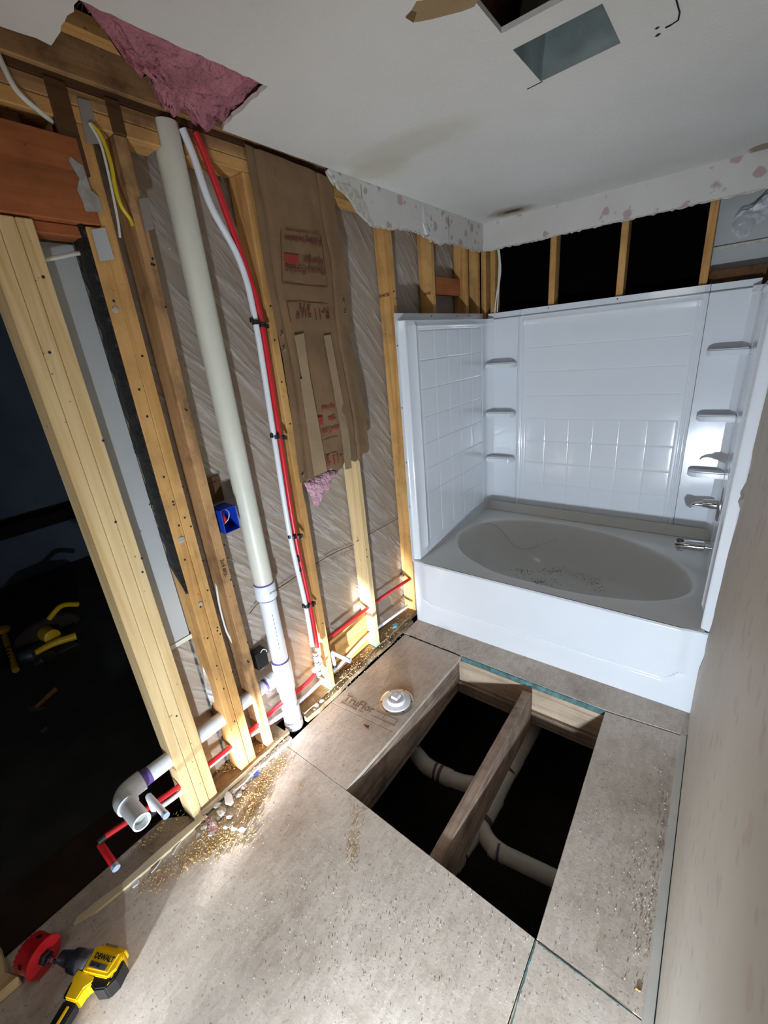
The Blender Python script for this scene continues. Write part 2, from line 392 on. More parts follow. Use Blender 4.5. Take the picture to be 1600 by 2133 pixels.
MB().prism([at(px, py, 'x', XS + 0.0052) for px, py in ((288,415),(308,412),(321,478),(303,482))], (0.002, 0, 0)).build('joint_compound', simple('grey mud', L(140, 132, 126), 0.9), wl)
MB().prism([at(px, py, 'x', XS + 0.0052) for px, py in ((160,338),(172,345),(190,398),(205,410),(214,442),(178,440),(172,420),(160,395),(165,372),(143,335),(146,325))], (0.002, 0, 0)).build('torn_drywall_paper', simple('torn paper', L(170, 166, 160), 0.9, vary=0.3, vscale=40), wl)
stud('header', (XB + 0.01, -3.2, 2.135), (XS + 0.005, -1.355, 2.335), HEAD, wl)
stud('header_lip', (XB, -3.2, 2.105), (XS - 0.02, -1.396, 2.134), HEAD, wl)
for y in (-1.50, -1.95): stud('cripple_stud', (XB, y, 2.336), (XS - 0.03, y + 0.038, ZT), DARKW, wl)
# upper face boards seen beside the header
stud('brace', (XB + 0.004, -1.395, 2.16), (XS - 0.006, -1.354, ZT), DIRTY['z'], wl)
# bottom plate, cut at the drain pipe and at the doorway
def plate(y0, y1, x0=XB, x1=XS, z0=0.0, z1=0.038, mat=PLATE, jag=0.004, name='bottom_plate'):
    mb = MB(); n = max(2, int((y1 - y0) / 0.04))
    for i in range(n + 1):
        y = y0 + (y1 - y0) * i / n; j = random.uniform(-jag, jag); k = random.uniform(-jag, jag) * 0.6
        mb.v += [(x0, y, z0), (x1 + j, y, z0), (x1 + j, y, z1 + k), (x0, y, z1)]
    for i in range(n):
        for k in range(4): mb.f.append((i*4+k, i*4+(k+1) % 4, i*4+4+(k+1) % 4, i*4+4+k))
    mb.f += [(0, 3, 2, 1), (n*4, n*4+1, n*4+2, n*4+3)]
    return mb.build(name, mat, wl)
plate(-1.63, -1.14); plate(-1.01, 0.10)
plate(-1.60, -1.13, XS + 0.001, XS + 0.016, 0, 0.045, PLATE, 0.003, 'plate_edging')
plate(-1.02, -0.40, XS + 0.001, XS + 0.030, 0, 0.030, PLATE, 0.005, 'plate_edging')
plate(-0.395, -0.05, XS + 0.001, XS + 0.034, 0, 0.024, PLATE, 0.005, 'plate_edging')
plate(-1.50, -1.14, XS + 0.018, XS + 0.038, 0, 0.022, RUB, 0.006, 'drywall_remnant')
# grey panel seen between new and old studs
MB().box((XB - 0.013, -1.513, 0.745), (XB - 0.001, -1.405, 2.10)).build('drywall_back', GREYWALL, wl)
MB().box((XB - 0.020, -1.52, 2.0), (XB - 0.014, -1.30, 2.16)).build('drywall_scrap', GREYWALL, wl)
MB().box((XB - 0.0005, -1.515, 0.73), (XB + 0.004, -1.40, 0.748)).build('corner_bead', CABLE, wl)
# dark cavity behind upper left
MB().box((XB - 0.02, -1.41, 0.745), (XB - 0.012, -1.30, 2.46)).build('cavity_back', SHEATH, wl)
# nail tips and nail heads
mb = MB()
for (y, n) in ((0.06, 7), (-0.39, 3), (-0.80, 5), (-1.23, 14), (-1.33, 10), (-1.375, 13), (-1.53, 4), (-1.57, 3)):
    for k in range(n):
        z = random.uniform(0.3, 2.1); yy = y + random.uniform(-0.013, 0.013)
        mb.lathe([(0.004, 0), (0.004, 0.002), (0.0015, 0.003)], (XS - 0.0008, yy, z), (1, 0, 0), 6)
mb.build('nail_heads', BLACK, wl, kind='stuff')
for (y, z, r) in ((-1.375, 1.17, 0.014), (-1.372, 0.90, 0.010), (-1.378, 1.92, 0.010)):
    MB().lathe([(r, 0), (r*0.8, 0.003), (r*0.3, 0.004)], (XS, y, z), (1, 0, 0), 9).build('plaster_spot', RUB, wl)
# ---- tar strip on the old jamb stud
mb = MB(); n = 60
for i in range(n + 1):
    z = 0.96 + (2.135 - 0.96) * i / n; e = noise.noise(Vector((0, 0, z * 19))) * 0.018
    wdt = 0.085 if z > 1.05 else 0.085 * (z - 0.93) / 0.12
    t = 0.008 + 0.006 * noise.noise(Vector((3, 0, z * 25)))
    mb.v += [(XS - 0.004, -1.396, z), (XS - 0.004, -1.396 - t, z), (XS - wdt*0.5, -1.399 - t*1.3, z), (XS - wdt - e, -1.396 - t, z), (XS - wdt - e, -1.396, z)]
for i in range(n):
    for k in range(5): mb.f.append((i*5+k, i*5+(k+1) % 5, i*5+5+(k+1) % 5, i*5+5+k))
mb.f += [(0,1,2,3,4), (n*5+4, n*5+3, n*5+2, n*5+1, n*5)]
tag(mb.build('tar_strip', TAR), 'ragged black tar strip stuck down the side of the old doorway stud', 'strip')

# ---- back wall framing above the tub surround
wb = MB().box((-0.14, 1.215, 0), (1.27, 1.225, 2.5)).build('wall_back', simple('cavity shade', L(9, 6, 6), 1.0, spec=0.0), kind='structure')  # shade of the open cavity put into this sheet's near-black colour
for (x0, x1) in ((-0.03, 0.006), (0.040, 0.075), (0.440, 0.478), (0.838, 0.876), (1.246, 1.284)):
    stud('stud', (x0, 1.122, 0.4), (x1, 1.208, 2.44), OLD['z'], wb)
stud('top_plate', (-0.12, 1.122, 2.40), (1.6, 1.208, 2.455), OLD['x'], wb)
MB().box((1.262, 1.2265, 0.6), (1.60, 1.238, 2.5)).build('drywall_back', GREYWALL, wb)
MB().box((1.285, 1.214, 2.078), (1.60, 1.2262, 2.092)).build('drywall_joint', GYP, wb)
stud('blocking', (1.286, 1.16, 1.86), (1.56, 1.208, 1.975), DARKW, wb)
# drywall strip with wallpaper left at the ceiling on the back wall
def strip(axis, pts_top, pts_bot, c0, thick, name, mat, parent, edge=None):
    mb = MB(); n = len(pts_top)
    P = (lambda u, z, d: (u, c0 + d, z)) if axis == 'y' else (lambda u, z, d: (c0 + d, u, z))
    for i in range(n):
        (u, zt), (v_, zb) = pts_top[i], pts_bot[i]
        mb.v += [P(u, zt, 0), P(v_, zb, 0), P(v_, zb, thick), P(u, zt, thick)]
    for i in range(n-1):
        for k in range(4): mb.f.append((i*4+k, i*4+(k+1) % 4, i*4+4+(k+1) % 4, i*4+4+k))
    mb.f += [(0,1,2,3), (n*4-1, n*4-2, n*4-3, n*4-4)]
    return mb.build(name, mat, parent)
xsn = [0.0 + 1.565 * i / 110 for i in range(111)]
strip('y', [(x, ZC) for x in xsn], [(x, 2.298 + random.uniform(-0.003, 0.003)) for x in xsn], 1.094, 0.0115, 'wallpaper_strip', PAPER, wb)
strip('y', [(x, 2.32) for x in xsn], [(x, 2.293 + random.uniform(-0.005, 0.004)) for x in xsn], 1.1057, 0.009, 'gypsum_edge', GYP, wb)
# left band, ragged lower edge
prof = [(-0.395, 2.450), (-0.36, 2.418), (-0.30, 2.405), (-0.25, 2.385), (-0.20, 2.352), (-0.16, 2.322), (-0.12, 2.296), (-0.05, 2.300), (0.03, 2.300), (0.10, 2.312), (0.20, 2.318), (0.30, 2.318), (0.42, 2.300), (0.55, 2.285), (0.60, 2.303), (0.75, 2.307), (0.9, 2.300), (1.094, 2.302)]
def pz(y):
    for (a, b), (c, d) in zip(prof, prof[1:]):
        if a <= y <= c: return b + (d - b) * (y - a) / (c - a)
    return prof[-1][1]
ysn = [-0.395 + 1.488 * i / 150 for i in range(151)]
strip('x', [(y, ZC - 0.0005) for y in ysn], [(y, min(ZC - 0.004, pz(y) + 0.006 * noise.noise(Vector((y*30, 0, 0))))) for y in ysn], -0.012, 0.0118, 'wallpaper_strip', PAPER, wl)
strip('x', [(y, min(ZC - 0.003, pz(y) + 0.03)) for y in ysn], [(y, min(ZC - 0.008, pz(y) - 0.006 + 0.012 * noise.noise(Vector((y*40, 5, 0))))) for y in ysn], -0.021, 0.0085, 'gypsum_edge', GYP, wl)
# torn gypsum flap at the start of the left band
mb = MB(); fl = [at(px, py, 'x', 0.001) for px, py in ((700,378),(722,383),(745,398),(762,425),(770,452),(780,468),(768,462),(745,440),(735,420),(722,405),(706,392))]
mb.prism(fl, (-0.012, 0, 0)); mb.build('gypsum_flap', GYP, wl)
mb = MB(); mb.prism([at(px, py, 'y', 1.0935) for px, py in ((0,0),)] * 3, (0, 0.0001, 0)) if False else None
# curled wallpaper tear
mb = MB(); c = [Vector((0.0006, y, z)) for y, z in ((0.335, 2.44), (0.325, 2.36), (0.345, 2.305), (0.375, 2.31), (0.36, 2.36))]
c2 = [p + Vector((0.016, 0.002, 0)) if i in (2, 3) else p + Vector((0.004, 0, 0)) for i, p in enumerate(c)]
mb.add(c + c2, [(0,1,2,3,4), (9,8,7,6,5)] + [(i, (i+1) % 5, 5+(i+1) % 5, 5+i) for i in range(5)])
mb.build('paper_curl', simple('paper back', L(222, 220, 216), 0.8), wl)
for y in (-0.19, 0.62): MB().box((0.0001, y, pz(y) + 0.004), (0.0006, y + 0.002, 2.44)).build('paper_seam', INKD, wl)

# ---- ceiling
hole = [(0.283, -1.418), (0.292, -0.947), (0.030, -0.915)]
outer = []
pts = [(1.60, -3.4), (1.60, 1.10), (0.0, 1.10), (0.0, -0.90)]
outer += [tuple(p) for p in pts]
outer += ragged((0.028, -0.913), (0.290, -0.947), 0.003, 0.02)[0:]
outer += ragged((0.290, -0.947), (0.274, -1.418), 0.003, 0.02)
outer += ragged((0.274, -1.418), (0.090, -1.412), 0.004, 0.02)
outer += ragged((0.090, -1.412), (0.078, -3.4), 0.006, 0.03)
outer += [(0.078, -3.4)]
duct = [(0.852, -0.572), (1.073, -0.578), (1.076, -0.371), (0.855, -0.352)]
hole2 = [(0.858, -1.02), (1.30, -1.02), (1.30, -0.664), (0.856, -0.658)]
ceil = holed(outer, [duct, hole2], ZC, ZC + 0.0127).build('ceiling', CEIL, kind='structure')
mb = MB(); mb.prism([at(px, py, 'z', ZC - 0.0012) for px, py in ((845,35),(858,22),(868,4),(930,-6),(1002,-8),(988,14),(962,24),(900,40),(864,47),(862,36))], (0, 0, 0.0011))
mb.build('torn_paper_patch', simple('torn brown paper', L(160, 134, 98), 0.9, vary=0.15), ceil)
mb = MB(); mb.prism([at(px, py, 'z', ZC - 0.0016) for px, py in ((845,37),(858,22),(868,26),(862,48))], (0, 0, 0.0003))
mb.build('torn_paper_edge', simple('torn dark paper', L(110, 84, 50), 0.9), ceil)
mb = MB()
for a, b, wd in (((1408,-4),(1416,26),3), ((1416,26),(1413,42),3.5), ((1413,42),(1398,52),4), ((1398,52),(1386,58),6), ((1372,56),(1366,61),6), ((1374,70),(1367,76),7), ((1098,186),(1130,170),2.5)):
    p, q = at(*a, 'z', ZC - 0.0006), at(*b, 'z', ZC - 0.0006); mb.beam(p, q, wd * 0.0012, 0.001)
mb.build('ceiling_crack', DARK, ceil)
# framing and roof above the ceiling holes
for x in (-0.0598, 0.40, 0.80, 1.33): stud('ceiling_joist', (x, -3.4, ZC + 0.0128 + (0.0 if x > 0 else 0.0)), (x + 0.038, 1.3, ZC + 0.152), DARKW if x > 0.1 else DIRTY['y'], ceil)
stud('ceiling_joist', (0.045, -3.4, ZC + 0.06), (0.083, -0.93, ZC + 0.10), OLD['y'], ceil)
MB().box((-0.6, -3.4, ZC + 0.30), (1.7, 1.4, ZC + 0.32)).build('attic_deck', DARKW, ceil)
# duct boot
mb = MB(); z0, z1 = ZC + 0.0005, ZC + 0.13
ins = [(0.853, -0.572), (1.0725, -0.577), (1.0755, -0.371), (0.856, -0.353)]
top = [(0.875, -0.55), (1.05, -0.553), (1.05, -0.392), (0.877, -0.376)]
mb.add([(x, y, z0) for x, y in ins] + [(x, y, z1) for x, y in top], [(0,1,5,4), (1,2,6,5), (2,3,7,6), (3,0,4,7), (4,5,6,7)])
dt = thing('duct_boot', 'open galvanized air duct boot in the rectangular ceiling cutout', 'duct')
d1 = mb.build('boot_box', GALV, dt, fix=True)
for (x, y) in ((0.93, -0.45), (1.03, -0.46)): MB().box((x, y, z1 - 0.003), (x + 0.004, y + 0.045, z1 - 0.0005)).build('slot', BLACK, dt)
mb = MB(); mb.tube([(0.88, -0.568, ZC + 0.03), (0.93, -0.555, ZC + 0.04), (0.97, -0.562, ZC + 0.028), (1.02, -0.553, ZC + 0.04)], 0.012, 7, smooth_n=4)
mb.build('foil_tape', CHROME, dt, smooth=True); rebase(dt)

# ---- right wall, slightly out of plumb
def rw(y, z): return 1.531 + 0.019 * max(z, 0)
edge = [at(px, py, 'y', -0.028) for px, py in ((1434,1503),(1446,1440),(1454,1401),(1466,1372),(1471,1340),(1480,1312),(1487,1284),(1490,1267),(1500,1225),(1514,1164),(1535,1091),(1542,1061),(1537,1044),(1549,1023),(1561,990),(1568,939),(1589,850))]
ez = [(p.x, p.z) for p in edge]
ez[0] = (ez[0][0], 0.0)
ez += [(1.5655, 1.9), (1.5735, 2.3), (1.5765, ZC)]
mb = MB(); n = len(ez); Tt = 0.02
ysteps = [-0.028, -0.5, -1.0, -1.30]
# the main sheet is cut in strips along y; holes near the camera are left open
def wall_strip(ya, yb, zlist):
    k = len(mb.v)
    for (z) in zlist:
        mb.v += [(rw(0, z), ya, z), (rw(0, z), yb, z), (rw(0, z) + Tt, yb, z), (rw(0, z) + Tt, ya, z)]
    for i in range(len(zlist) - 1):
        for j in range(4): mb.f.append((k+i*4+j, k+i*4+(j+1) % 4, k+i*4+4+(j+1) % 4, k+i*4+4+j))
    mb.f += [(k, k+3, k+2, k+1), (k+len(zlist)*4-4, k+len(zlist)*4-3, k+len(zlist)*4-2, k+len(zlist)*4-1)]
# edge column follows the traced ragged edge
k0 = len(mb.v)
for (x, z) in ez:
    yo = -0.028
    mb.v += [(x, yo + random.uniform(-0.006, 0.003), z), (rw(0, z), -0.12, z), (rw(0, z) + Tt, -0.12, z), (x + Tt*0.8, yo, z)]
for i in range(len(ez) - 1):
    for j in range(4): mb.f.append((k0+i*4+j, k0+i*4+(j+1) % 4, k0+i*4+4+(j+1) % 4, k0+i*4+4+j))
zl = [0.0, 0.6, 1.2, 1.8, ZC]
wall_strip(-1.345, -0.12, zl)
wall_strip(-1.425, -1.345, [0.0, 0.6, 1.308]); wall_strip(-1.425, -1.345, [1.40, 1.8, ZC])
wall_strip(-1.66, -1.425, zl)
wall_strip(-3.4, -1.66, [1.42, 1.8, ZC]); wall_strip(-3.4, -1.66, [0.0, 0.4, 0.85])
wr = mb.build('wall_right', PAPER2, kind='structure')
# ragged fibrous edge of the hole next to the camera
mb = MB(); k = 60
for i in range(k + 1):
    z = 0.85 + (1.42 - 0.85) * i / k; j = 0.006 * noise.noise(Vector((z*60, 1, 0))) + 0.012 * noise.noise(Vector((z*14, 3, 0)))
    x = rw(0, z)
    mb.v += [(x, -1.66, z), (x, -1.690 + j, z), (x + Tt, -1.700 + j*2.2, z), (x + Tt, -1.66, z)]
for i in range(k):
    for j in range(4): mb.f.append((i*4+j, i*4+(j+1) % 4, i*4+4+(j+1) % 4, i*4+4+j))
mb.build('torn_edge', PAPER2, wr)
mb = MB()
for i in range(500):
    z = random.uniform(0.86, 1.41); x = rw(0, z) + random.uniform(0.004, Tt + 0.012)
    p = Vector((x, -1.694 + random.uniform(-0.006, 0.004), z)); q = p + Vector((random.uniform(-0.004, 0.006), -random.uniform(0.002, 0.014), random.uniform(-0.01, 0.004)))
    mb.tube([p, q], [0.0014, 0.0004], 4)
mb.build('torn_fibres', simple('wall fibres', L(120, 98, 78), 0.95, vary=0.5, vscale=60), wr, kind='stuff')
stud('stud', (1.585, -1.78, 0.0), (1.67, -1.742, 2.45), OLD['z'], wr)
stud('stud', (1.60, -2.15, 0.0), (1.69, -1.83, 2.45), PINE['z'], wr)
MB().box((1.70, -3.4, 0), (1.71, 0.0, 2.5)).build('far_face', DARKW, wr)
mb = MB()
for (a, b) in (((1.553, -1.432, 1.300), (1.62, -1.428, 1.408)), ((1.553, -1.342, 1.300), (1.62, -1.338, 1.408)), ((1.553, -1.432, 1.296), (1.62, -1.338, 1.300)), ((1.553, -1.432, 1.408), (1.62, -1.338, 1.412)), ((1.616, -1.432, 1.30), (1.62, -1.338, 1.41))): mb.box(a, b)
tag(mb.build('electrical_box', BLUE, bevel=0.001), 'blue electrical box sunk in the wallpapered right wall at the frame edge', 'electrical box')
# strip along the foot of the right wall
mb = MB(); k = 24
for i in range(k + 1):
    y = -3.2 + 3.03 * i / k; j = random.uniform(-0.0012, 0.0012)
    mb.v += [(1.503 + j, y, 0.0), (1.5305, y, 0.0), (1.5305, y, 0.016), (1.506 + j, y, 0.016)]
for i in range(k):
    for j in range(4): mb.f.append((i*4+j, i*4+(j+1) % 4, i*4+4+(j+1) % 4, i*4+4+j))
mb.f += [(0,1,2,3), (k*4+3, k*4+2, k*4+1, k*4)]
mb.build('baseboard_right', simple('dusty white trim', L(200, 196, 188), 0.7, vary=0.12), kind='structure')

MB().box((1.5285, -3.2, 0.0005), (1.5303, -0.16, 0.0175)).build('trim_gap', DARK, bpy.data.objects['baseboard_right'])
# ---- floor
ft = 0.019
def panel(poly, name, mat=FLOOR, parent=None, z1=0.0, th=ft, kind=None, bevel=0.0015):
    return MB().prism([(x, y, z1 - th) for x, y in poly], (0, 0, th)).build(name, mat, parent, kind=kind, bevel=bevel)
fl = panel([(-0.17, -3.4), (1.214, -3.4), (1.214, -1.2245), (0.398, -1.1850), (0.063, -1.1760), (-0.034, -1.1760), (-0.034, -1.61), (-0.10, -1.64), (-0.17, -1.70)], 'floor', kind='structure')
panel([(1.2165, -3.4), (1.56, -3.4), (1.56, -1.2365), (1.2165, -1.2262)], 'subfloor_panel', parent=fl)
panel([(-0.001, -1.1745), (0.063, -1.1745), (0.397, -1.1835), (0.412, -0.835), (0.0, -0.858)], 'subfloor_panel', parent=fl)
panel([(0.0, -0.8565), (0.4115, -0.8335), (0.428, -0.1850), (0.016, -0.1780)], 'subfloor_panel', parent=fl)
panel([(0.0, -0.168), (0.44, -0.1755), (1.20, -0.180), (1.56, -0.150), (1.56, 0.5), (0.0, 0.5)], 'subfloor_panel', parent=fl, z1=0.001)
panel([(1.2185, -1.2235), (1.56, -1.234), (1.56, -0.155), (1.204, -0.1865)], 'subfloor_panel', parent=fl)
# chalked edge where the tub strip was cut
mb = MB(); k = 90
for i in range(k + 1):
    x = 0.43 + 0.775 * i / k; j = 0.006 * noise.noise(Vector((x * 40, 0, 0)))
    mb.v += [(x, -0.1772, -0.030), (x, -0.1772, -0.001 + 0.001), (x, -0.184 - j, -0.002), (x, -0.1865 - j * 1.2, -0.028)]
for i in range(k):
    for j in range(4): mb.f.append((i*4+j, i*4+(j+1) % 4, i*4+4+(j+1) % 4, i*4+4+j))
mb.build('chalked_edge', CHALK, fl)
def line(a, b, wd, mat, name, z=0.0007):
    p, q = Vector((a[0], a[1], z)), Vector((b[0], b[1], z)); mb = MB(); n = 14
    prev = p
    for i in range(1, n + 1):
        c = p.lerp(q, i / n) + Vector((random.uniform(-1, 1), random.uniform(-1, 1), 0)) * 0.0012; mb.beam(prev, c, wd * random.uniform(0.5, 1.3), 0.0006); prev = c
    mb.build(name, mat, fl)
line((1.2185, -1.232), (1.2230, -1.45), 0.004, CHALK, 'chalk_line')
line((1.225, -1.2305), (1.48, -1.235), 0.003, CHALK, 'chalk_line')
line((0.05, -0.173), (0.42, -0.180), 0.007, DARK, 'floor_gap', 0.0012)
# joists around and across the hole
stud('joist', (0.387, -3.4, -0.254), (0.4095, 0.3, -0.0195), JOIST['y'], fl)
stud('joist', (0.816, -3.0, -0.254), (0.862, -0.232, -0.0195), JOIST['y'], fl)
stud('joist', (1.222, -3.4, -0.254), (1.260, 0.3, -0.0195), JOIST['y'], fl)
RIM = wood('pale rim joist', L(206, 184, 160), L(168, 144, 120), 'x', knots=0.5, dirt=0.3)
stud('rim_joist', (0.411, -0.189, -0.175), (1.221, -0.150, -0.0305), RIM, fl)
stud('ledger', (0.411, -0.207, -0.255), (1.221, -0.170, -0.176), JOIST['x'], fl)
MB().box((0.0, 0.05, -0.254), (1.6, 0.09, -0.02)).build('joist_block', JOIST['x'], fl)
MB().box((-4.4, -3.6, -0.92), (2.0, 2.0, -0.90)).build('ground', DIRT, kind='structure')
mb = MB().box((-0.20, -3.4, -0.9), (-0.18, 1.3, -0.02)).box((1.75, -3.4, -0.9), (1.77, 1.3, -0.02)).box((-0.2, 1.3, -0.9), (1.77, 1.32, -0.02))
mb.build('foundation', DIRT, kind='structure')
# printed brand on the toilet side panel
def text(body, size, origin, xdir, ydir, mat, name, parent, sx=1.0, depth=0.0004, shear=0, bold=0.0):
    cu = bpy.data.curves.new(name, 'FONT'); cu.body = body; cu.size = size; cu.extrude = depth; cu.offset = bold; cu.shear = shear; cu.resolution_u = 2
    tmp = bpy.data.objects.new(name, cu); COL.objects.link(tmp)
    bpy.context.view_layer.update()
    me = bpy.data.meshes.new_from_object(tmp.evaluated_get(bpy.context.evaluated_depsgraph_get()))
    bpy.data.objects.remove(tmp); bpy.data.curves.remove(cu)
    xd = Vector(xdir).normalized(); yd = Vector(ydir).normalized(); zd = xd.cross(yd).normalized(); o0 = Vector(origin)
    for v in me.vertices: v.co = o0 + xd * v.co.x * sx + yd * v.co.y + zd * v.co.z
    me.materials.clear(); me.materials.append(mat); me.name = name
    o = bpy.data.objects.new(name, me); COL.objects.link(o)
    if parent: o.parent = parent
    return o
p0 = at(713, 1447, 'z', 0.001); p1 = at(795, 1478, 'z', 0.001); xd = (p1 - p0).normalized()
p0 = Vector((0.045, -0.815, 0.0008)); xd = Vector((0.22, 0.016, 0)).normalized(); yd = Vector((-xd.y, xd.x, 0))
STAMP = simple('faded stamp', L(138, 112, 92), 0.8, vary=0.25, vscale=60)
text('TruFlor', 0.066, p0, xd, yd, STAMP, 'lettering', fl, sx=0.92, bold=0.0005)
text('SUBFLOORING  T&G', 0.016, p0 + Vector((0.0, -0.020, 0)), xd, yd, STAMP, 'lettering', fl)
mb = MB()
for (a, b) in (((0.24, -0.775), (0.37, -0.765)), ((0.24, -0.812), (0.38, -0.802)), ((0.30, -0.80), (0.30, -0.77)), ((0.375, -0.80), (0.372, -0.765))): mb.beam((a[0], a[1], 0.0006), (b[0], b[1], 0.0006), 0.003, 0.0004)
mb.build('print_marks', STAMP, fl)

# ---- the dark room beyond the doorway
fo = MB().box((-4.2, -4.2, -0.24), (-0.62, 1.2, -0.20)).build('floor_beyond', CARPET, kind='structure')
MB().box((-0.619, -4.0, -0.24), (-0.20, 1.2, -0.205)).build('threshold_beyond', BROWNF, kind='structure')
w2 = MB().box((-4.25, -4.2, -0.2), (-4.2, 1.2, 2.6)).build('wall_beyond', BLUEWALL, kind='structure')
MB().box((-4.2, 1.2, -0.2), (-0.2, 1.25, 2.6)).build('wall_beyond_side', BLUEWALL, kind='structure')
stud('shelf_board', (-4.199, -1.9, 0.35), (-3.9, 0.4, 0.47), DARK, w2)
MB().box((-4.2, -4.2, 2.56), (-0.14, 1.2, 2.6)).build('ceiling_beyond', BLUEWALL, kind='structure')
MB().box((-4.2, -4.25, -0.2), (1.72, -3.41, 2.6)).build('wall_behind', simple('wall behind', L(150, 146, 138), 0.9), kind='structure')

# ================================================================== THINGS
# ---- clear poly sheet stapled behind the left wall studs
def filmsheet(y0, y1, z0, z1, name, xb=XB - 0.0075, amp=0.0045, ny=110, nz=130):
    mb = MB()
    for i in range(nz + 1):
        for j in range(ny + 1):
            y = y0 + (y1 - y0) * j / ny; z = z0 + (z1 - z0) * i / nz
            s_ = noise.noise(Vector(((y + z) * 16, (y - z) * 1.6, 3))) + 0.5 * noise.noise(Vector(((y + z) * 42, (y - z) * 4, 7)))
            mb.v.append((xb + amp * max(-1, min(1, s_)), y, z))
    for i in range(nz):
        for j in range(ny): a = i*(ny+1)+j; mb.f.append((a, a+1, a+ny+2, a+ny+1))
    return mb.build(name, POLY, smooth=True, fix=False)
tag(filmsheet(-1.311, 1.10, 0.03, 2.40, 'poly_sheet'), 'wrinkled clear plastic vapour sheet stretched behind the left wall studs', 'plastic sheet')
tag(filmsheet(-1.51, -1.40, 0.05, 0.73, 'poly_sheet', amp=0.006, ny=14, nz=40), 'torn piece of clear plastic sheet low down behind the new triple stud', 'plastic sheet')
mb = MB(); pl = [at(px, py, 'x', -0.10) for px, py in ((418,1352),(432,1345),(450,1375),(462,1420),(458,1450),(440,1468),(428,1440),(424,1400))]
n = len(pl); c = sum(pl, Vector()) / n
mb.v = [tuple(p + Vector((random.uniform(-0.01, 0.01), 0, 0))) for p in pl] + [tuple(c + Vector((0.02, 0, 0)))]
mb.f = [(i, (i+1) % n, n) for i in range(n)]
tag(mb.build('plastic_scrap', BAGM, smooth=True), 'crumpled clear plastic scrap between the triple stud and the old studs', 'plastic scrap')

# ---- bathtub
tub = thing('bathtub', 'white alcove bathtub with an oval basin, dusty bottom', 'bathtub')
rimpts = [at(px, py, 'z', 0.453) for px, py in ((952,1122),(968,1100),(1020,1086),(1080,1082),(1150,1089),(1225,1102),(1300,1122),(1365,1148),(1412,1172),(1440,1200),(1445,1222),(1425,1240),(1375,1249),(1310,1247),(1250,1240),(1180,1229),(1100,1209),(1000,1174),(965,1150))]
bc = Vector((0.78, 0.50)); pol = sorted([(math.atan2(p.y - bc.y, p.x - bc.x), math.hypot(p.x - bc.x, p.y - bc.y)) for p in rimpts])
def rr(t):
    n = len(pol)
    for i in range(n):
        a0, r0 = pol[i]; a1, r1 = pol[(i+1) % n]; tt = t
        if i == n - 1:
            a1 += 2*math.pi
            if tt < a0: tt += 2*math.pi
        if a0 <= tt <= a1:
            rm, rp = pol[i-1][1], pol[(i+2) % n][1]; u = (tt - a0) / (a1 - a0)
            return 0.5*((2*r0)+(r1-rm)*u+(2*rm-5*r0+4*r1-rp)*u*u+(3*r0-rm-3*r1+rp)*u**3)
    return pol[0][1]
NT = 144; ths = [-math.pi + 2*math.pi*k/NT for k in range(NT)]
rs_ = [rr(t) for t in ths]
for _ in range(6): rs_ = [(rs_[i-1] + 2*rs_[i] + rs_[(i+1) % NT]) / 4 for i in range(NT)]
X0, X1, Y0, Y1 = 0.004, 1.524, 0.004, 1.062
def rect(t, x0=X0, x1=X1, y0=Y0, y1=Y1):
    c, s_ = math.cos(t), math.sin(t)
    k = min(((x1-bc.x)/c if c > 0 else (x0-bc.x)/c) if abs(c) > 1e-9 else 9, ((y1-bc.y)/s_ if s_ > 0 else (y0-bc.y)/s_) if abs(s_) > 1e-9 else 9)
    return bc.x + c*k, bc.y + s_*k
# snap the outer ring to true corners
oc = [rect(t) for t in ths]
for cx, cy in ((X0,Y0),(X1,Y0),(X1,Y1),(X0,Y1)):
    i = min(range(NT), key=lambda i: (oc[i][0]-cx)**2+(oc[i][1]-cy)**2); oc[i] = (cx, cy)
mb = MB(); rings = []
rings.append([(x, y, 0.453) for x, y in oc])
def ringat(s_, z, shift=0.0): return [(bc.x + shift + math.cos(t)*r*s_, bc.y + math.sin(t)*r*s_, z) for t, r in zip(ths, rs_)]
rings.append([(a[0]*0.5+b[0]*0.5, a[1]*0.5+b[1]*0.5, 0.4535) for a, b in zip(rings[0], ringat(1.03, 0.453))])
rings += [ringat(1.035, 0.4535), ringat(1.012, 0.4525), ringat(0.998, 0.4475), ringat(0.988, 0.438)]
for s_, z, sh in ((0.972, 0.40, 0.004), (0.945, 0.33, 0.010), (0.90, 0.24, 0.018), (0.85, 0.17, 0.026), (0.78, 0.115, 0.035), (0.68, 0.088, 0.04), (0.5, 0.080, 0.04), (0.25, 0.078, 0.04)):
    rings.append(ringat(s_, z, sh))
for rg in rings: mb.v += rg
mb.v.append((bc.x + 0.04, bc.y, 0.078))
for i in range(len(rings) - 1):
    for k in range(NT): mb.f.append((i*NT+k, i*NT+(k+1) % NT, (i+1)*NT+(k+1) % NT, (i+1)*NT+k))
b0 = (len(rings)-1)*NT
for k in range(NT): mb.f.append((b0+k, b0+(k+1) % NT, len(mb.v)-1))
mb.build('basin', DECK, tub, smooth=True)
from mathutils.bvhtree import BVHTree
bas = [o for o in tub.children if o.name.startswith('basin')][0]
BV = BVHTree.FromPolygons([v.co for v in bas.data.vertices], [p.vertices[:] for p in bas.data.polygons])
def onbasin(px, py, lift=0.0):
    d = (at(px, py, 'z', 0.0) - CC).normalized(); h = BV.ray_cast(CC, d)
    return (h[0] + Vector((0, 0, lift))) if h[0] else at(px, py, 'z', 0.1)
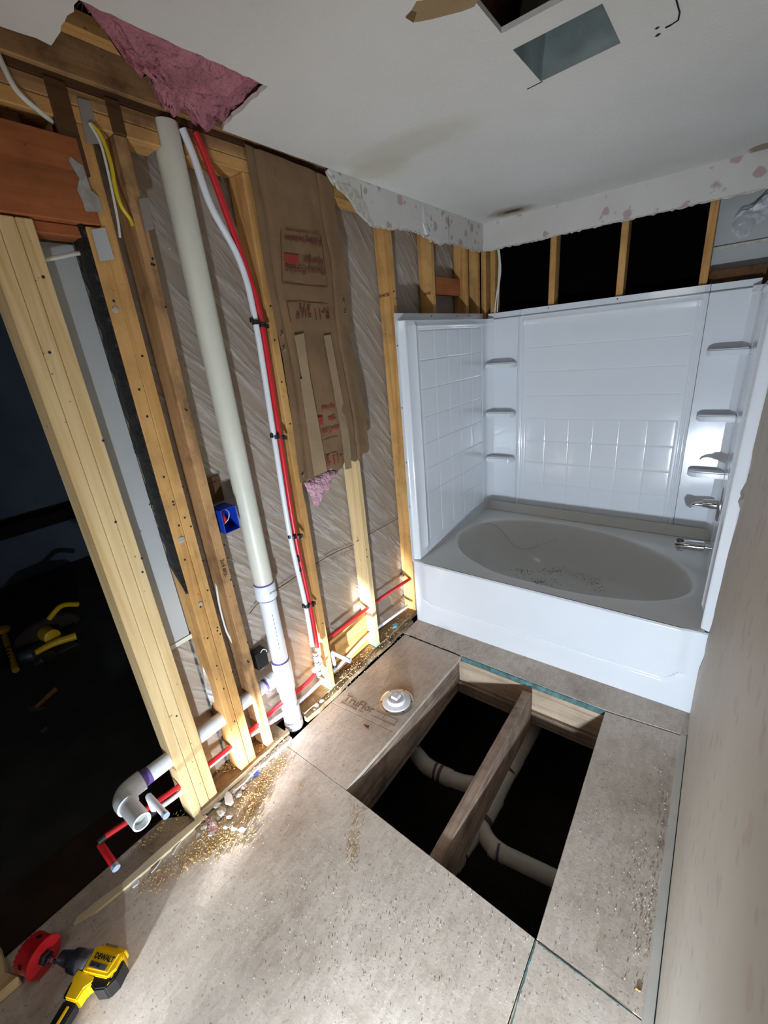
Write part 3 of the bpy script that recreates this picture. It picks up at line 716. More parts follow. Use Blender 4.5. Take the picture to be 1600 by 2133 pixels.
MB().tube([onbasin(px, py, 0.0015) for px, py in ((1008,1092),(1022,1090),(1035,1095),(1047,1106),(1057,1118),(1068,1131),(1080,1139),(1095,1142),(1115,1138),(1135,1130),(1160,1124))], [0.002, 0.006, 0.007, 0.007, 0.007, 0.006, 0.003], 8, smooth_n=4).build('armrest_ridge', DECK, tub, smooth=True)
# raised tiling flange along the back of the deck
mb = MB(); mb.prism([(0.03, 1.040, 0.4535), (0.03, 1.058, 0.520), (0.03, 1.075, 0.520), (0.03, 1.075, 0.4535)], (1.475, 0, 0)); mb.build('rear_ledge', DECK, tub, bevel=0.004, seg=2)
# apron as a relief surface
def lines_coords(a, b, marks, w_=0.004, step=0.06):
    s_ = {round(a, 5), round(b, 5)}
    x = a
    while x < b: s_.add(round(x, 5)); x += step
    for m_ in marks:
        for d in (-w_*1.6, -w_*0.8, 0, w_*0.8, w_*1.6):
            if a <= m_ + d <= b: s_.add(round(m_ + d, 5))
    out = sorted(s_); r = [out[0]]
    for v in out[1:]:
        if v - r[-1] > 0.0006: r.append(v)
    return r
def relief(us, vs_, depth, P, name, mat, parent):
    mb = MB(); nu = len(us)
    for v in vs_:
        for u in us: mb.v.append(P(u, v, depth(u, v)))
    for i in range(len(vs_) - 1):
        for j in range(nu - 1): a = i*nu+j; mb.f.append((a, a+1, a+nu+1, a+nu))
    return mb.build(name, mat, parent, smooth=True, fix=False)
def sst(a, b, x): t = max(0, min(1, (x-a)/(b-a))); return t*t*(3-2*t)
def apron_d(x, z):
    bow = 0.012 * math.sin(math.pi * x / 1.53)
    zz = 0.160 + 0.06 * sst(1.38, 1.47, x) ** 2 + 0.03 * (1 - sst(0.06, 0.14, x))
    step = 0.012 * sst(zz - 0.007, zz + 0.001, z) * sst(0.04, 0.10, x) * (1 - sst(1.44, 1.49, x))
    top = -0.009 * sst(0.442, 0.453, z) ** 2
    step -= 0.008 * math.exp(-((z - zz + 0.014) / 0.008) ** 2) * sst(0.04, 0.10, x) * (1 - sst(1.46, 1.50, x))
    return 0.004 + step + top + bow * 0.0
us = [i * 0.0102 for i in range(1, 150)] + [1.53, 1.545]; us = [0.002] + us
vz = [0.0005, 0.05, 0.09, 0.10, 0.107, 0.113] + [0.12 + i*0.0035 for i in range(40)] + [0.27, 0.31, 0.35, 0.39, 0.42, 0.435, 0.440, 0.443, 0.446, 0.449, 0.451, 0.453]
relief(us, vz, apron_d, lambda x, z, d: (x, 0.006 - d, z), 'apron', ACR, tub)
MB().box((0.0, 0.002, 0.0005), (0.004, 0.03, 0.455)).build('apron_return', ACR, tub)
MB().lathe([(0.028, 0), (0.028, 0.003), (0.02, 0.005)], (1.385, 0.45, 0.30), (-1, 0, 0.25), 20).build('overflow_slot', BLACK, tub)
# ---- surround panels
def grid_groove(u, lines, w_=0.004): 
    d = min(abs(u - l) for l in lines); return max(0, 1 - d / w_)
ZR = [0.545, 0.70, 0.86, 1.02, 1.18, 1.34, 1.50, 1.66, 1.82]
YL = [0.165, 0.325, 0.487, 0.650, 0.812, 0.975]
def side_depth(y, z):
    d = 0.040 * sst(0.014, 0.034, y)
    d += 0.011 * max(0, 1 - ((y - 0.118) / 0.012) ** 2) * sst(0.50, 0.53, z) * (1 - sst(1.845, 1.86, z)) + 0.005 * max(0, 1 - ((z - 1.842) / 0.010) ** 2) * sst(0.12, 0.14, y)
    if 0.158 < y < 0.982 and 0.538 < z < 1.827:
        g = max(grid_groove(y, YL), grid_groove(z, ZR)); d -= 0.0026 * g
        d -= 0.002
    d += 0.05 * sst(1.02, 1.10, y) ** 2
    if z > 1.872: d *= 1 - sst(1.872, 1.878, z)
    return d
us = lines_coords(-0.004, 1.085, YL + [0.118, 0.158, 0.982, 0.013, 0.035, 1.03, 1.06], 0.0045)
vz = lines_coords(0.448, 1.910, ZR + [0.538, 1.827, 1.842, 1.875, 0.515], 0.0045)
lp = thing('surround_side_panel', 'white moulded tile pattern tub surround panel on the left wall', 'surround panel')
relief(us, vz, side_depth, lambda y, z, d: (0.0005 + d, y, z), 'panel_skin', ACR, lp)
relief(us, vz, lambda y, z: -0.0001, lambda y, z, d: (-0.0015, y, z), 'panel_back', ACR, lp)
MB().box((-0.0015, -0.0045, 0.449), (0.001, -0.0035, 1.910)).box((-0.0015, -0.0045, 1.9095), (0.001, 1.085, 1.9105)).build('flange_rim', ACR, lp)
for (y, z) in ((0.002, 1.75), (0.004, 1.42), (0.004, 1.10), (0.006, 0.82), (0.37, 1.896), (0.70, 1.896), (0.86, 1.896)): MB().lathe([(0.004, 0), (0.004, 0.0012)], (0.001, y, z), (1, 0, 0), 8).build('nail_head', BLACK, lp)
rp = thing('surround_side_panel', 'white moulded tile pattern tub surround panel on the right carrying the faucet', 'surround panel')
XR = lambda z: 1.542 + 0.012 * z
relief(us, vz, side_depth, lambda y, z, d: (XR(z) - d, y, z), 'panel_skin', ACR, rp)
MB().prism([(XR(0.449) + 0.001, -0.005, 0.449), (XR(1.91) + 0.001, -0.005, 1.91), (XR(1.91) + 0.003, 0.3, 1.91), (XR(0.449) + 0.003, 0.3, 0.449)], (0.001, 0, 0)).build('panel_back', ACR, rp)
bp = thing('surround_back_panel', 'white centre tub surround panel with moulded tile lines on the back wall', 'surround panel')
XL_ = [0.325, 0.470, 0.630, 0.787, 0.942, 1.100, 1.245]; ZB = [0.70, 0.86, 1.02, 1.18, 1.34, 1.50, 1.66]
def back_depth(x, z):
    d = 0.0
    d += 0.006 * max(0, 1 - ((x - 0.277) / 0.008) ** 2) + 0.006 * max(0, 1 - ((x - 1.288) / 0.008) ** 2)
    d += 0.004 * (max(0, 1 - ((x - 0.300) / 0.007) ** 2) + max(0, 1 - ((x - 1.268) / 0.007) ** 2)) * (1 - sst(1.835, 1.845, z))
    d += 0.004 * max(0, 1 - ((z - 1.832) / 0.008) ** 2) * (1 if 0.29 < x < 1.28 else 0)
    if 0.322 < x < 1.248:
        g = 0
        if z < 1.66 + 0.005: g = grid_groove(z, ZB)
        if z < 1.18: g = max(g, grid_groove(x, XL_))
        d -= 0.0026 * g
    if z > 1.862: d -= 0.022 * sst(1.862, 1.868, z)
    return d
us = lines_coords(0.262, 1.303, XL_ + [0.277, 0.300, 1.268, 1.288], 0.0045)
vz = lines_coords(0.515, 1.905, ZB + [1.832, 1.865, 1.18], 0.0045)
relief(us, vz, back_depth, lambda x, z, d: (x, 1.080 - d, z), 'panel_skin', ACR, bp)
MB().box((0.262, 1.101, 0.515), (1.303, 1.103, 1.906)).build('panel_back', ACR, bp)
for x in (0.45, 0.855): MB().lathe([(0.004, 0), (0.004, 0.0012)], (x, 1.1015, 1.893), (0, -1, 0), 8).build('nail_head', BLACK, bp)
def shelf(x0, x1, z, parent, round_left, name='shelf'):
    yb, dp, h = 1.085, 0.082, 0.036
    pts = []; n = 8; R_ = 0.045
    if round_left:
        pts = [(x1, yb), (x1, yb - dp)] + [(x0 + R_ - R_*math.sin(a), yb - dp + R_ - R_*math.cos(a)) for a in [math.pi/2*i/n for i in range(n+1)]] + [(x0, yb)]
    else:
        pts = [(x0, yb), (x0, yb - dp)] + [(x1 - R_ + R_*math.sin(a), yb - dp + R_ - R_*math.cos(a)) for a in [math.pi/2*i/n for i in range(n+1)]] + [(x1, yb)]
    return MB().prism([(x, y, z - h) for x, y in pts], (0, 0, h)).build(name, ACR, parent, bevel=0.007, seg=3, smooth=True)
cl = thing('surround_corner_column', 'white surround corner column with three short shelves at the left back corner', 'surround panel')
def col_depth(x, z): return (-0.022 * sst(1.862, 1.868, z)) + 0.03 * (sst(0.085, 0.045, x) if False else (1 - sst(0.045, 0.085, x))) ** 2 * (1 - sst(1.86, 1.866, z))
us = [0.03, 0.038, 0.045, 0.052, 0.06, 0.068, 0.076, 0.085, 0.12, 0.18, 0.24, 0.2595]
vz = [0.515, 0.8, 1.1, 1.4, 1.7, 1.83, 1.860, 1.862, 1.864, 1.866, 1.868, 1.905]
relief(us, vz, col_depth, lambda x, z, d: (x, 1.084 - d, z), 'column_skin', ACR, cl)
for z in (1.575, 1.232, 0.892): shelf(0.05, 0.255, z, cl, False)
cr = thing('surround_corner_column', 'white surround corner column with three shelves beside the faucet', 'surround panel')
us = [1.3055, 1.33, 1.40, 1.46, 1.475, 1.483, 1.491, 1.499, 1.507, 1.515]
def colr_depth(x, z): return (-0.022 * sst(1.862, 1.868, z)) + 0.03 * sst(1.475, 1.515, x) ** 2 * (1 - sst(1.86, 1.866, z))
relief(us, vz, colr_depth, lambda x, z, d: (x, 1.084 - d, z), 'column_skin', ACR, cr)
for z in (1.578, 1.226, 0.898): shelf(1.335, 1.52, z, cr, True)
# ---- faucet
vx = XR(0.86) - 0.042
vlv = thing('shower_valve', 'chrome lever shower valve on an oval plate above the tub spout', 'faucet')
mb = MB(); mb.lathe([(0.072, 0), (0.072, 0.006), (0.060, 0.013), (0.03, 0.016)], (vx, 0.55, 0.865), (-1, 0, 0), 36)
mb.v = [(x, 0.55 + (y - 0.55) * 0.72, 0.865 + (z - 0.865) * 1.25) for x, y, z in mb.v]; mb.build('escutcheon', CHROME, vlv, smooth=True)
MB().lathe([(0.024, 0), (0.024, 0.03), (0.020, 0.05), (0.019, 0.062)], (vx - 0.012, 0.55, 0.862), (-1, 0, 0), 24).build('valve_body', CHROME, vlv, smooth=True)
MB().tube([(vx - 0.055, 0.55, 0.862), (vx - 0.075, 0.545, 0.860), (vx - 0.10, 0.54, 0.857), (vx - 0.118, 0.537, 0.848), (vx - 0.125, 0.536, 0.836)], [0.017, 0.014, 0.010, 0.007, 0.005], 12, smooth_n=0).build('lever', CHROME, vlv, smooth=True)
sp = thing('tub_spout', 'chrome tub spout low on the right panel above the basin', 'faucet')
sx = XR(0.62) - 0.04
MB().tube([(sx, 0.55, 0.625), (sx - 0.03, 0.55, 0.625), (sx - 0.035, 0.55, 0.624), (sx - 0.09, 0.549, 0.621), (sx - 0.135, 0.548, 0.618), (sx - 0.158, 0.548, 0.612)], [0.014, 0.014, 0.026, 0.026, 0.024, 0.020], 20).build('spout_body', CHROME, sp, smooth=True)
MB().lathe([(0.016, 0), (0.016, 0.012)], (sx - 0.14, 0.548, 0.634), (0, 0, 1), 16).build('diverter_recess', BLACK, sp)
MB().box((sx - 0.149, 0.535, 0.583), (sx - 0.121, 0.561, 0.600)).build('outlet', CHROME, sp, bevel=0.003)
for t_ in (tub, lp, rp, bp, cl, cr, vlv, sp): rebase(t_)
# dirt in the basin
mb = MB(); DSP = ((1085,1187,9,3,60),(1098,1191,7,4,50),(1130,1190,8,3,30),(1158,1187,10,3,80),(1170,1192,16,5,60),(1205,1200,16,5,50),(1238,1214,10,4,50),(1126,1212,8,1.5,90),(1150,1217,16,3,40),(1250,1228,10,4,30),(1120,1198,30,8,60),(1195,1205,40,8,60))
for (qx, qy, sx_, sy_, num) in DSP:
    for i in range(num):
        p = onbasin(qx + random.gauss(0, sx_), qy + random.gauss(0, sy_)); s_ = random.choice((0.0016, 0.0022, 0.003, 0.005)) * random.uniform(0.6, 1.2); t = random.uniform(0, 6.28)
        mb.add([p + Vector((s_*math.cos(t+k*2.09)*random.uniform(0.6, 1), s_*math.sin(t+k*2.09), 0.0004)) for k in range(3)] + [p + Vector((0, 0, s_*0.7))], [(0,1,2), (0,1,3), (1,2,3), (2,0,3)])
tag(mb.build('dirt', simple('tub dirt', L(70, 60, 50), 0.95, vary=0.5, vscale=40)), 'dark dirt and crumbs scattered over the bottom of the bathtub', 'dirt', kind='stuff')

# ---- tall vent pipe
vp = thing('vent_stack', 'tall aged white plastic vent pipe joined to new pipe, standing between the left wall studs', 'pipe')
PX, PY = -0.062, -1.066
MB().tube([(PX, PY - 0.004, 2.449), (PX, PY, 0.80)], 0.042, 28).build('upper_pipe', PVCY, vp, smooth=True)
def hub(z0, z1, r, mat=PVC, name='coupling', x=PX, y=PY): return MB().lathe([(r*0.97, 0), (r, 0.003), (r, z1 - z0 - 0.003), (r*0.97, z1 - z0)], (x, y, z0), (0, 0, 1), 28).build(name, mat, vp, smooth=True)
hub(0.752, 0.825, 0.047); hub(0.8255, 0.831, 0.0435, PURP, 'primer_ring'); hub(0.744, 0.7515, 0.0405, PURP, 'primer_ring')
MB().tube([(PX, PY, 0.76), (PX, PY, 0.02)], 0.038, 28).build('lower_pipe', PVC, vp, smooth=True)
hub(0.405, 0.412, 0.0395, PURP, 'primer_ring'); hub(0.235, 0.405, 0.0445, PVC, 'tee_fitting'); hub(0.229, 0.2345, 0.0395, PURP, 'primer_ring')
hub(0.135, 0.1395, 0.039, PURP, 'primer_ring'); hub(0.045, 0.132, 0.0435, PVC, 'coupling'); hub(0.036, 0.0445, 0.0395, PURP, 'primer_ring')
MB().lathe([(0.030, 0), (0.042, 0.02), (0.046, 0.024), (0.046, 0.055), (0.040, 0.058)], (PX, PY, -0.025), (0, 0, 1), 28).build('bottom_hub', PVC, vp, smooth=True)
mb = MB()
for z0 in [2.3 - i*0.019 for i in range(58)] + [1.06 - i*0.016 for i in range(16)]:
    if random.random() < 0.85:
        a = math.radians(-151); rr_ = 0.0424; h = random.uniform(0.006, 0.012)
        c = Vector((PX + rr_*math.cos(a), PY + rr_*math.sin(a), z0)); mb.lathe([(0.0022, 0), (0.0022, 0.0012)], c, (math.cos(a), math.sin(a), 0), 4)
        mb.beam(c, c + Vector((0, 0, -h)), 0.004, 0.0015, (0.5, 0.8, 0))
mb.build('printed_marking', BLACK, vp, kind='stuff')
mb = MB()
for k in range(9):
    a = math.radians(-20 - 2); c = Vector((PX + 0.0382*math.cos(a), PY + 0.0382*math.sin(a), 0.68 - 0.022*k)); mb.beam(c, c + Vector((0, 0, -0.012)), 0.002, 0.0008, (1, 0, 0))
mb.build('printed_line', simple('print blue', L(60, 70, 110), 0.6), vp, kind='stuff')
text('FITTING', 0.011, (PX + 0.0474, PY - 0.014, 0.785), (0, 1, 0), (0, 0, 1), INKD, 'lettering', vp)
# ---- horizontal drain line
dr = thing('drain_pipe', 'white plastic drain pipe running through the studs to a stub in the doorway', 'pipe')
DX, DZ = -0.075, 0.333; DY = -1.797
MB().tube([(DX, -1.11, 0.322), (DX, -1.155, 0.324)], 0.037, 24).build('coupling', PVC, dr, smooth=True)
MB().tube([(DX, -1.155, 0.324), (DX, DY + 0.02, DZ)], 0.0302, 24).build('main_pipe', PVC, dr, smooth=True)
for y in (-1.163, ): MB().tube([(DX, y, 0.324), (DX, y - 0.012, 0.324)], 0.0312, 24).build('primer_ring', PURP, dr, smooth=True)
MB().tube([(DX, DY + 0.090, DZ), (DX, DY + 0.062, DZ)], 0.0312, 24).build('primer_ring', PURP, dr, smooth=True)
MB().tube([(DX, DY + 0.062, DZ), (DX, DY + 0.03, DZ), (DX + 0.003, DY + 0.008, DZ), (DX + 0.018, DY - 0.012, DZ), (DX + 0.042, DY - 0.018, DZ), (DX + 0.062, DY - 0.018, DZ)], [0.037, 0.037, 0.036, 0.036, 0.037, 0.037], 24, smooth_n=4).build('elbow', PVC, dr, smooth=True) if False else None
eb = MB(); ep = [(DX, DY + 0.062, DZ), (DX, DY + 0.028, DZ), (DX + 0.005, DY + 0.006, DZ), (DX + 0.018, DY - 0.008, DZ), (DX + 0.034, DY - 0.014, DZ), (DX + 0.060, DY - 0.014, DZ)]
eb.tube(ep, 0.0368, 24, smooth_n=3); eb.build('elbow', PVC, dr, smooth=True)
eb = MB(); SY = DY - 0.014
eb.lathe([(0.0302, 0), (0.0302, 0.104), (0.0245, 0.104), (0.0243, 0.05)], (DX + 0.058, SY, DZ), (1, 0, 0), 28); eb.build('stub_pipe', PVC, dr, smooth=True)
MB().lathe([(0.0240, 0), (0.0240, 0.004)], (DX + 0.131, SY, DZ), (1, 0, 0), 24).build('stub_plug', simple('grey green plug', L(170, 176, 168), 0.6), dr)
# ---- water pipes
def pex(name, label, mat, runs, r=0.0105):
    t = thing(name, label, 'pipe')
    for i, pts in enumerate(runs):
        MB().tube(pts, r, 12, smooth_n=6 if len(pts) > 2 else 0).build('pipe_run', mat, t, smooth=True)
    return t
A = lambda px, py, x=-0.064: at(px, py, 'x', x)
hot = pex('hot_water_riser', 'bright red plastic water pipe rising beside the white one to the top plate', RED, [[A(*p, -0.022) for p in ((407,276),(430,330),(470,440),(520,580),(545,675),(582,908),(615,1115),(645,1258),(661,1348))]], 0.0115)
cold = pex('cold_water_riser', 'white plastic water pipe rising beside the red one to the top plate', WPEX, [[A(*p, -0.022) for p in ((380,268),(404,328),(440,430),(500,545),(532,668),(570,905),(604,1115),(636,1258),(651,1345))]], 0.0115)
for (a, b) in (((618,1158),(620,1170)), ((622,1184),(623,1190))):
    MB().tube([A(*a, -0.022), A(*b, -0.022)], 0.0125, 12).build('crimp_ring', COPPER, cold)
hl = pex('hot_water_line', 'red plastic water pipe running low through the studs, bent out at the doorway', RED,
         [[A(858,1203,-0.06), A(785,1252), A(690,1325)], [A(672,1383), A(640,1422), A(575,1475), A(500,1540), A(370,1640), A(215,1745)]])
pe = A(215, 1745)
MB().tube([pe + Vector((0, 0.006, 0)), pe + Vector((0, -0.018, 0))], 0.0135, 12).build('elbow_fitting', BLACK, hl, smooth=True)
MB().tube([pe + Vector((0.0, -0.014, -0.016)), pe + Vector((0.105, -0.014, -0.03))], 0.0115, 12).build('stub_out', RED, hl, smooth=True)
MB().tube([pe + Vector((0.103, -0.014, -0.0297)), pe + Vector((0.118, -0.014, -0.031))], 0.0125, 12).build('end_cap', CAPM, hl, smooth=True)
cw = pex('cold_water_line', 'white plastic water pipe running low through the studs with capped stubs', WPEX,
         [[A(850,1262,-0.05), A(790,1305), A(760,1330), A(708,1385), A(680,1408)], [A(668,1420), A(600,1480), A(480,1560), A(370,1655), A(318,1690)]])
def stubout(t, p, ln, mat=WPEX):
    MB().tube([p, p + Vector((ln, 0, 0.0))], 0.0115, 12).build('stub_out', mat, t, smooth=True)
    MB().tube([p + Vector((ln, 0, 0)), p + Vector((ln + 0.015, 0, 0))], 0.0125, 12).build('end_cap', CAPM, t, smooth=True)
s1 = A(692, 1359, -0.045); stubout(cw, s1, 0.115)
MB().tube([s1 + Vector((-0.002, 0, 0.004)), s1 + Vector((-0.002, 0.004, -0.085))], 0.0105, 10).build('drop_piece', WPEX, cw, smooth=True)
MB().tube([s1 + Vector((-0.002, 0.004, -0.085)), s1 + Vector((-0.002, 0.004, -0.10))], 0.0125, 10).build('crimp_ring', COPPER, cw, smooth=True)
s2 = A(310, 1659, -0.045); stubout(cw, s2, 0.115)
MB().tube([s2 + Vector((0, 0, 0.004)), s2 + Vector((0, 0, -0.075))], 0.0115, 10).build('drop_piece', WPEX, cw, smooth=True)
MB().tube([s2 + Vector((0.0, 0.014, -0.078)), s2 + Vector((0.0, -0.014, -0.078))], 0.013, 10).build('crimp_ring', COPPER, cw, smooth=True)
for t_ in (vp, dr, hot, cold, hl, cw): rebase(t_)
# brass-like tee cluster, blown out by the lamp beam
tc = thing('pipe_tee', 'white plastic pipe tee with steel crimp rings at the foot of the riser stud', 'pipe fitting')
q = A(661, 1384, -0.028)
MB().tube([q + Vector((0, 0, 0.075)), q + Vector((0, 0, -0.075))], 0.0125, 14).tube([q + Vector((0, -0.03, -0.02)), q + Vector((0, 0.03, -0.02))], 0.0125, 14).build('tee_body', WPEX, tc, smooth=True)
for dz in (0.062, 0.02, -0.035, -0.066): MB().tube([q + Vector((0, 0, dz)), q + Vector((0, 0, dz - 0.006))], 0.0142, 14).build('crimp_ring', COPPER, tc, smooth=True)
rebase(tc)
# black clips
for i, (px, py) in enumerate(((541, 673), (581, 909), (616, 1116), (644, 1258))):
    c = A(px, py, -0.022)
    t = thing('pipe_clip', ['uppermost black twin clip holding the red and white risers', 'second black twin clip from the top holding the red and white risers', 'third black twin clip from the top holding the red and white risers', 'lowest black twin clip holding the red and white risers'][i], 'pipe clip', group='black clips on the red and white risers')
    for k, (dy, dz) in enumerate(((-0.018, 0.003), (0.012, -0.007))):
        MB().tube([c + Vector((0.002, dy, dz + 0.008)), c + Vector((0.002, dy, dz - 0.008))], 0.016, 14).build('ring', BLACK, t, smooth=True)
    MB().tube([c + Vector((0.002, -0.040, 0.012)), c + Vector((0.004, 0.030, -0.012))], 0.0045, 8).build('strap', BLACK, t, smooth=True)
    MB().box(c + Vector((-0.004, -0.043, 0.002)), c + Vector((0.010, -0.033, 0.020))).build('tab', BLACK, t, bevel=0.002)
    MB().box(c + Vector((-0.004, 0.028, -0.020)), c + Vector((0.010, 0.037, -0.004))).build('tab', BLACK, t, bevel=0.002)
    rebase(t)

# ---- blue switch box
eb_ = thing('switch_box', 'open blue switch box with wires inside, on the side of a dirty stud', 'electrical box')
y0, y1, z0, z1, xa, xb = -1.208, -1.140, 1.125, 1.222, -0.105, -0.026
MB().box((xa, y0, z0), (xa + 0.003, y1, z1)).box((xa, y0, z0), (xb, y0 + 0.003, z1)).box((xa, y1 - 0.003, z0), (xb, y1, z1)).box((xa, y0, z0), (xb, y1, z0 + 0.003)).box((xa, y0, z1 - 0.003), (xb, y1, z1)).build('box_shell', BLUE, eb_, bevel=0.0008)
MB().tube([(xa + 0.01, y0 + 0.016, z1 - 0.015), (xa + 0.05, y0 + 0.018, z1 - 0.025), (xa + 0.06, y0 + 0.020, z1 - 0.055)], 0.008, 8, smooth_n=4).build('wire_nut', RED, eb_, smooth=True)
MB().tube([(xa + 0.02, y0 + 0.035, z1 - 0.006), (xa + 0.062, y0 + 0.042, z1 - 0.02), (xa + 0.066, y0 + 0.032, z1 - 0.048), (xa + 0.05, y0 + 0.012, z1 - 0.07)], 0.0018, 6, smooth_n=6).build('white_wire', CABLE, eb_, smooth=True)
rebase(eb_)
MB().box((XB + 0.002, -1.205, 1.225), (XB + 0.004, -1.125, 1.33)).build('old_box_cutout', DARKW, wl)
# ---- cables
def cable(name, pts, r, mat, label, n=8):
    return tag(MB().tube(pts, r, 8, smooth_n=n).build(name, mat, smooth=True), label, 'cable')
cable('power_cable', [A(-8,105,-0.03), A(8,140,-0.03), A(28,178,-0.03), A(52,206,-0.03), A(90,238,-0.045), A(128,268,-0.06)], 0.0065, CABLE, 'white cable sagging above the orange header at top left')
cable('power_cable', [A(186,256,-0.028), A(208,295,-0.027), A(222,345,-0.027), A(236,410,-0.026), A(246,462,-0.024), A(250,494,-0.02)], 0.0035, CABLE, 'thin white cable end hanging down the old doorway studs')
cable('power_cable', [A(188,256,-0.03), A(212,285,-0.025), A(231,340,-0.022), A(240,390,-0.022), A(252,428,-0.025), A(270,455,-0.034), A(276,470,-0.034)], 0.0052, CABLEY, 'yellow cable hanging beside the thin white cable at top left')
cable('power_cable', [A(90,542,-0.09), A(130,534,-0.09), A(160,528,-0.092), A(186,527,-0.095)], 0.0055, CABLE, 'white cable crossing the grey bay under the orange header')
cable('power_cable', [A(436,1110,-0.1), A(441,1150,-0.1), A(449,1200,-0.1), A(455,1250,-0.1), A(470,1310,-0.1), A(490,1350,-0.1), A(508,1400,-0.1)], 0.0045, CABLE, 'white cable hanging low behind the dirty stud')
cable('power_cable', [at(1036,512,'y',1.115), at(1040,545,'y',1.115), at(1038,590,'y',1.115), at(1033,628,'y',1.115), at(1031,652,'y',1.115)], 0.005, CABLE, 'white cable in the back wall corner above the tub surround')
cable('power_cable', [at(1039,512,'y',1.118), at(1043,560,'y',1.118), at(1039,600,'y',1.118), at(1036,650,'y',1.118)], 0.0045, CABLE, 'second cable hanging right beside the back corner cable')
# ---- kraft faced insulation batt
kb = thing('insulation_batt', 'brown kraft faced insulation batt sagging over the left wall studs', 'insulation')
LE = [(511,300),(535,440),(558,590),(590,742),(610,880),(627,1006)]
RE = [(690,372),(703,470),(722,560),(727,650),(733,720),(748,800),(761,860),(766,905),(769,940)]
def pl_(pts, t):
    n = len(pts) - 1; u = t * n; i = min(int(u), n - 1); f = u - i
    return (pts[i][0] + (pts[i+1][0]-pts[i][0])*f, pts[i][1] + (pts[i+1][1]-pts[i][1])*f)
XK = -0.022
def kx(t, s_): return XK + 0.016 * math.sin(math.pi * min(1, s_*1.05)) * (0.4 + 0.6*t) + 0.006 * noise.noise(Vector((s_*5, t*9, 2))) - 0.010 * math.exp(-((s_-0.80)/0.012)**2) - (0.008 * math.exp(-((s_-0.10)/0.02)**2))
NR, NC = 70, 44; grid = []
mb = MB()
LEr = [A(*pl_(LE, i/NR), XK) for i in range(NR+1)]; REr = [A(*pl_(RE, i/NR), XK) for i in range(NR+1)]
for i in range(NR + 1):
    t = i / NR
    for j in range(NC + 1):
        s_ = j / NC; p = LEr[i].lerp(REr[i], s_)
        if i > NR - 4 and 0.25 < s_ < 0.97: p.z += 0.004 * (i - NR + 4) * math.sin(s_*23)
        if s_ > 0.97: p.y += 0.004 * noise.noise(Vector((0, t*30, 0)))
        if i == NR and s_ > 0.8: p.z -= 0.03 * (0.97 - s_) / 0.17
        mb.v.append((kx(t, s_), p.y, p.z))
nfront = len(mb.v)
mb.v += [(x - 0.004, y, z) for x, y, z in mb.v]
for i in range(NR):
    for j in range(NC): a = i*(NC+1)+j; mb.f.append((a, a+1, a+NC+2, a+NC+1)); mb.f.append((a+nfront, a+NC+1+nfront, a+NC+2+nfront, a+1+nfront))
for j in range(NC): a = NR*(NC+1)+j; mb.f.append((a, a+1, a+1+nfront, a+nfront)); mb.f.append((j, j+1, j+1+nfront, j+nfront))
for i in range(NR):
    for j in (0, NC): a = i*(NC+1)+j; mb.f.append((a, a+NC+1, a+NC+1+nfront, a+nfront))
mb.build('kraft_facing', KRAFT, kb, smooth=True)
def kpatch(quad, name, mat, off=0.010, n=16):
    mb = MB()
    for i in range(n + 1):
        a = (quad[0][0] + (quad[3][0]-quad[0][0])*i/n, quad[0][1] + (quad[3][1]-quad[0][1])*i/n)
        b = (quad[1][0] + (quad[2][0]-quad[1][0])*i/n, quad[1][1] + (quad[2][1]-quad[1][1])*i/n)
        for q_ in (a, b):
            p = A(*q_, XK); t = min(1, max(0, (2.44 - p.z) / 1.24)); s_ = min(1, max(0, (p.y + 0.81) / 0.45))
            x = kx(t, s_) + off; p = A(*q_, x); mb.v += [(x, p.y, p.z), (x - 0.002, p.y, p.z)]
    for i in range(n): a = i*4; mb.f += [(a, a+2, a+6, a+4), (a+1, a+5, a+7, a+3), (a, a+4, a+5, a+1), (a+2, a+3, a+7, a+6)]
    mb.f += [(0, 1, 3, 2), (n*4, n*4+2, n*4+3, n*4+1)]
    return mb.build(name, mat, kb)
kpatch(((614,699),(633,694),(646,784),(630,790)), 'pale_strip', KRAFTL)
kpatch(((626,790),(646,784),(682,981),(655,992)), 'pale_strip', KRAFTL)
kpatch(((675,699),(689,697),(728,910),(714,915)), 'pale_strip', KRAFTL)
kpatch(((713,912),(728,908),(733,975),(720,978)), 'pale_strip', KRAFTL)
def ktext(body, size, px, py, mat, sx=1.0, bold=0.0, off=0.0075):
    p = A(px, py, XK); t = min(1, max(0, (2.44 - p.z)/1.24)); s_ = min(1, max(0, (p.y+0.81)/0.45)); x = kx(t, s_) + off; p = A(px, py, x)
    return text(body, size, (x, p.y, p.z), (0, -1, -0.03), (0, 0.03, -1), mat, 'lettering', kb, sx=sx, bold=bold)
ktext('R-11', 0.062, 685, 642, INK, 0.84, 0.0012); ktext('3\u00bd"', 0.062, 646, 638, INK, 0.84, 0.0012)
ktext('Owens-Corning', 0.036, 676, 560, INK, 0.95, 0.0005, 0.010); ktext('Fiberglas', 0.036, 672, 540, INK, 0.9, 0.0005, 0.010); ktext('Building Insulation', 0.030, 668, 500, INK, 0.92, 0.0004, 0.010); ktext('Material and facing flame warning', 0.014, 666, 486, INK, 1, 0, 0.010)
ktext('-11', 0.060, 712, 943, INKR, 0.92, 0.0012, 0.0105); ktext('3', 0.060, 686, 950, INKR, 0.92, 0.0012, 0.0105)
ktext('ens-Corn', 0.034, 706, 885, INKR, 0.9, 0.0005, 0.0105); ktext('rglas', 0.034, 700, 865, INKR, 0.9, 0.0004, 0.0105); ktext('ing Insul', 0.030, 697, 841, INKR, 0.9, 0.0004, 0.0105)
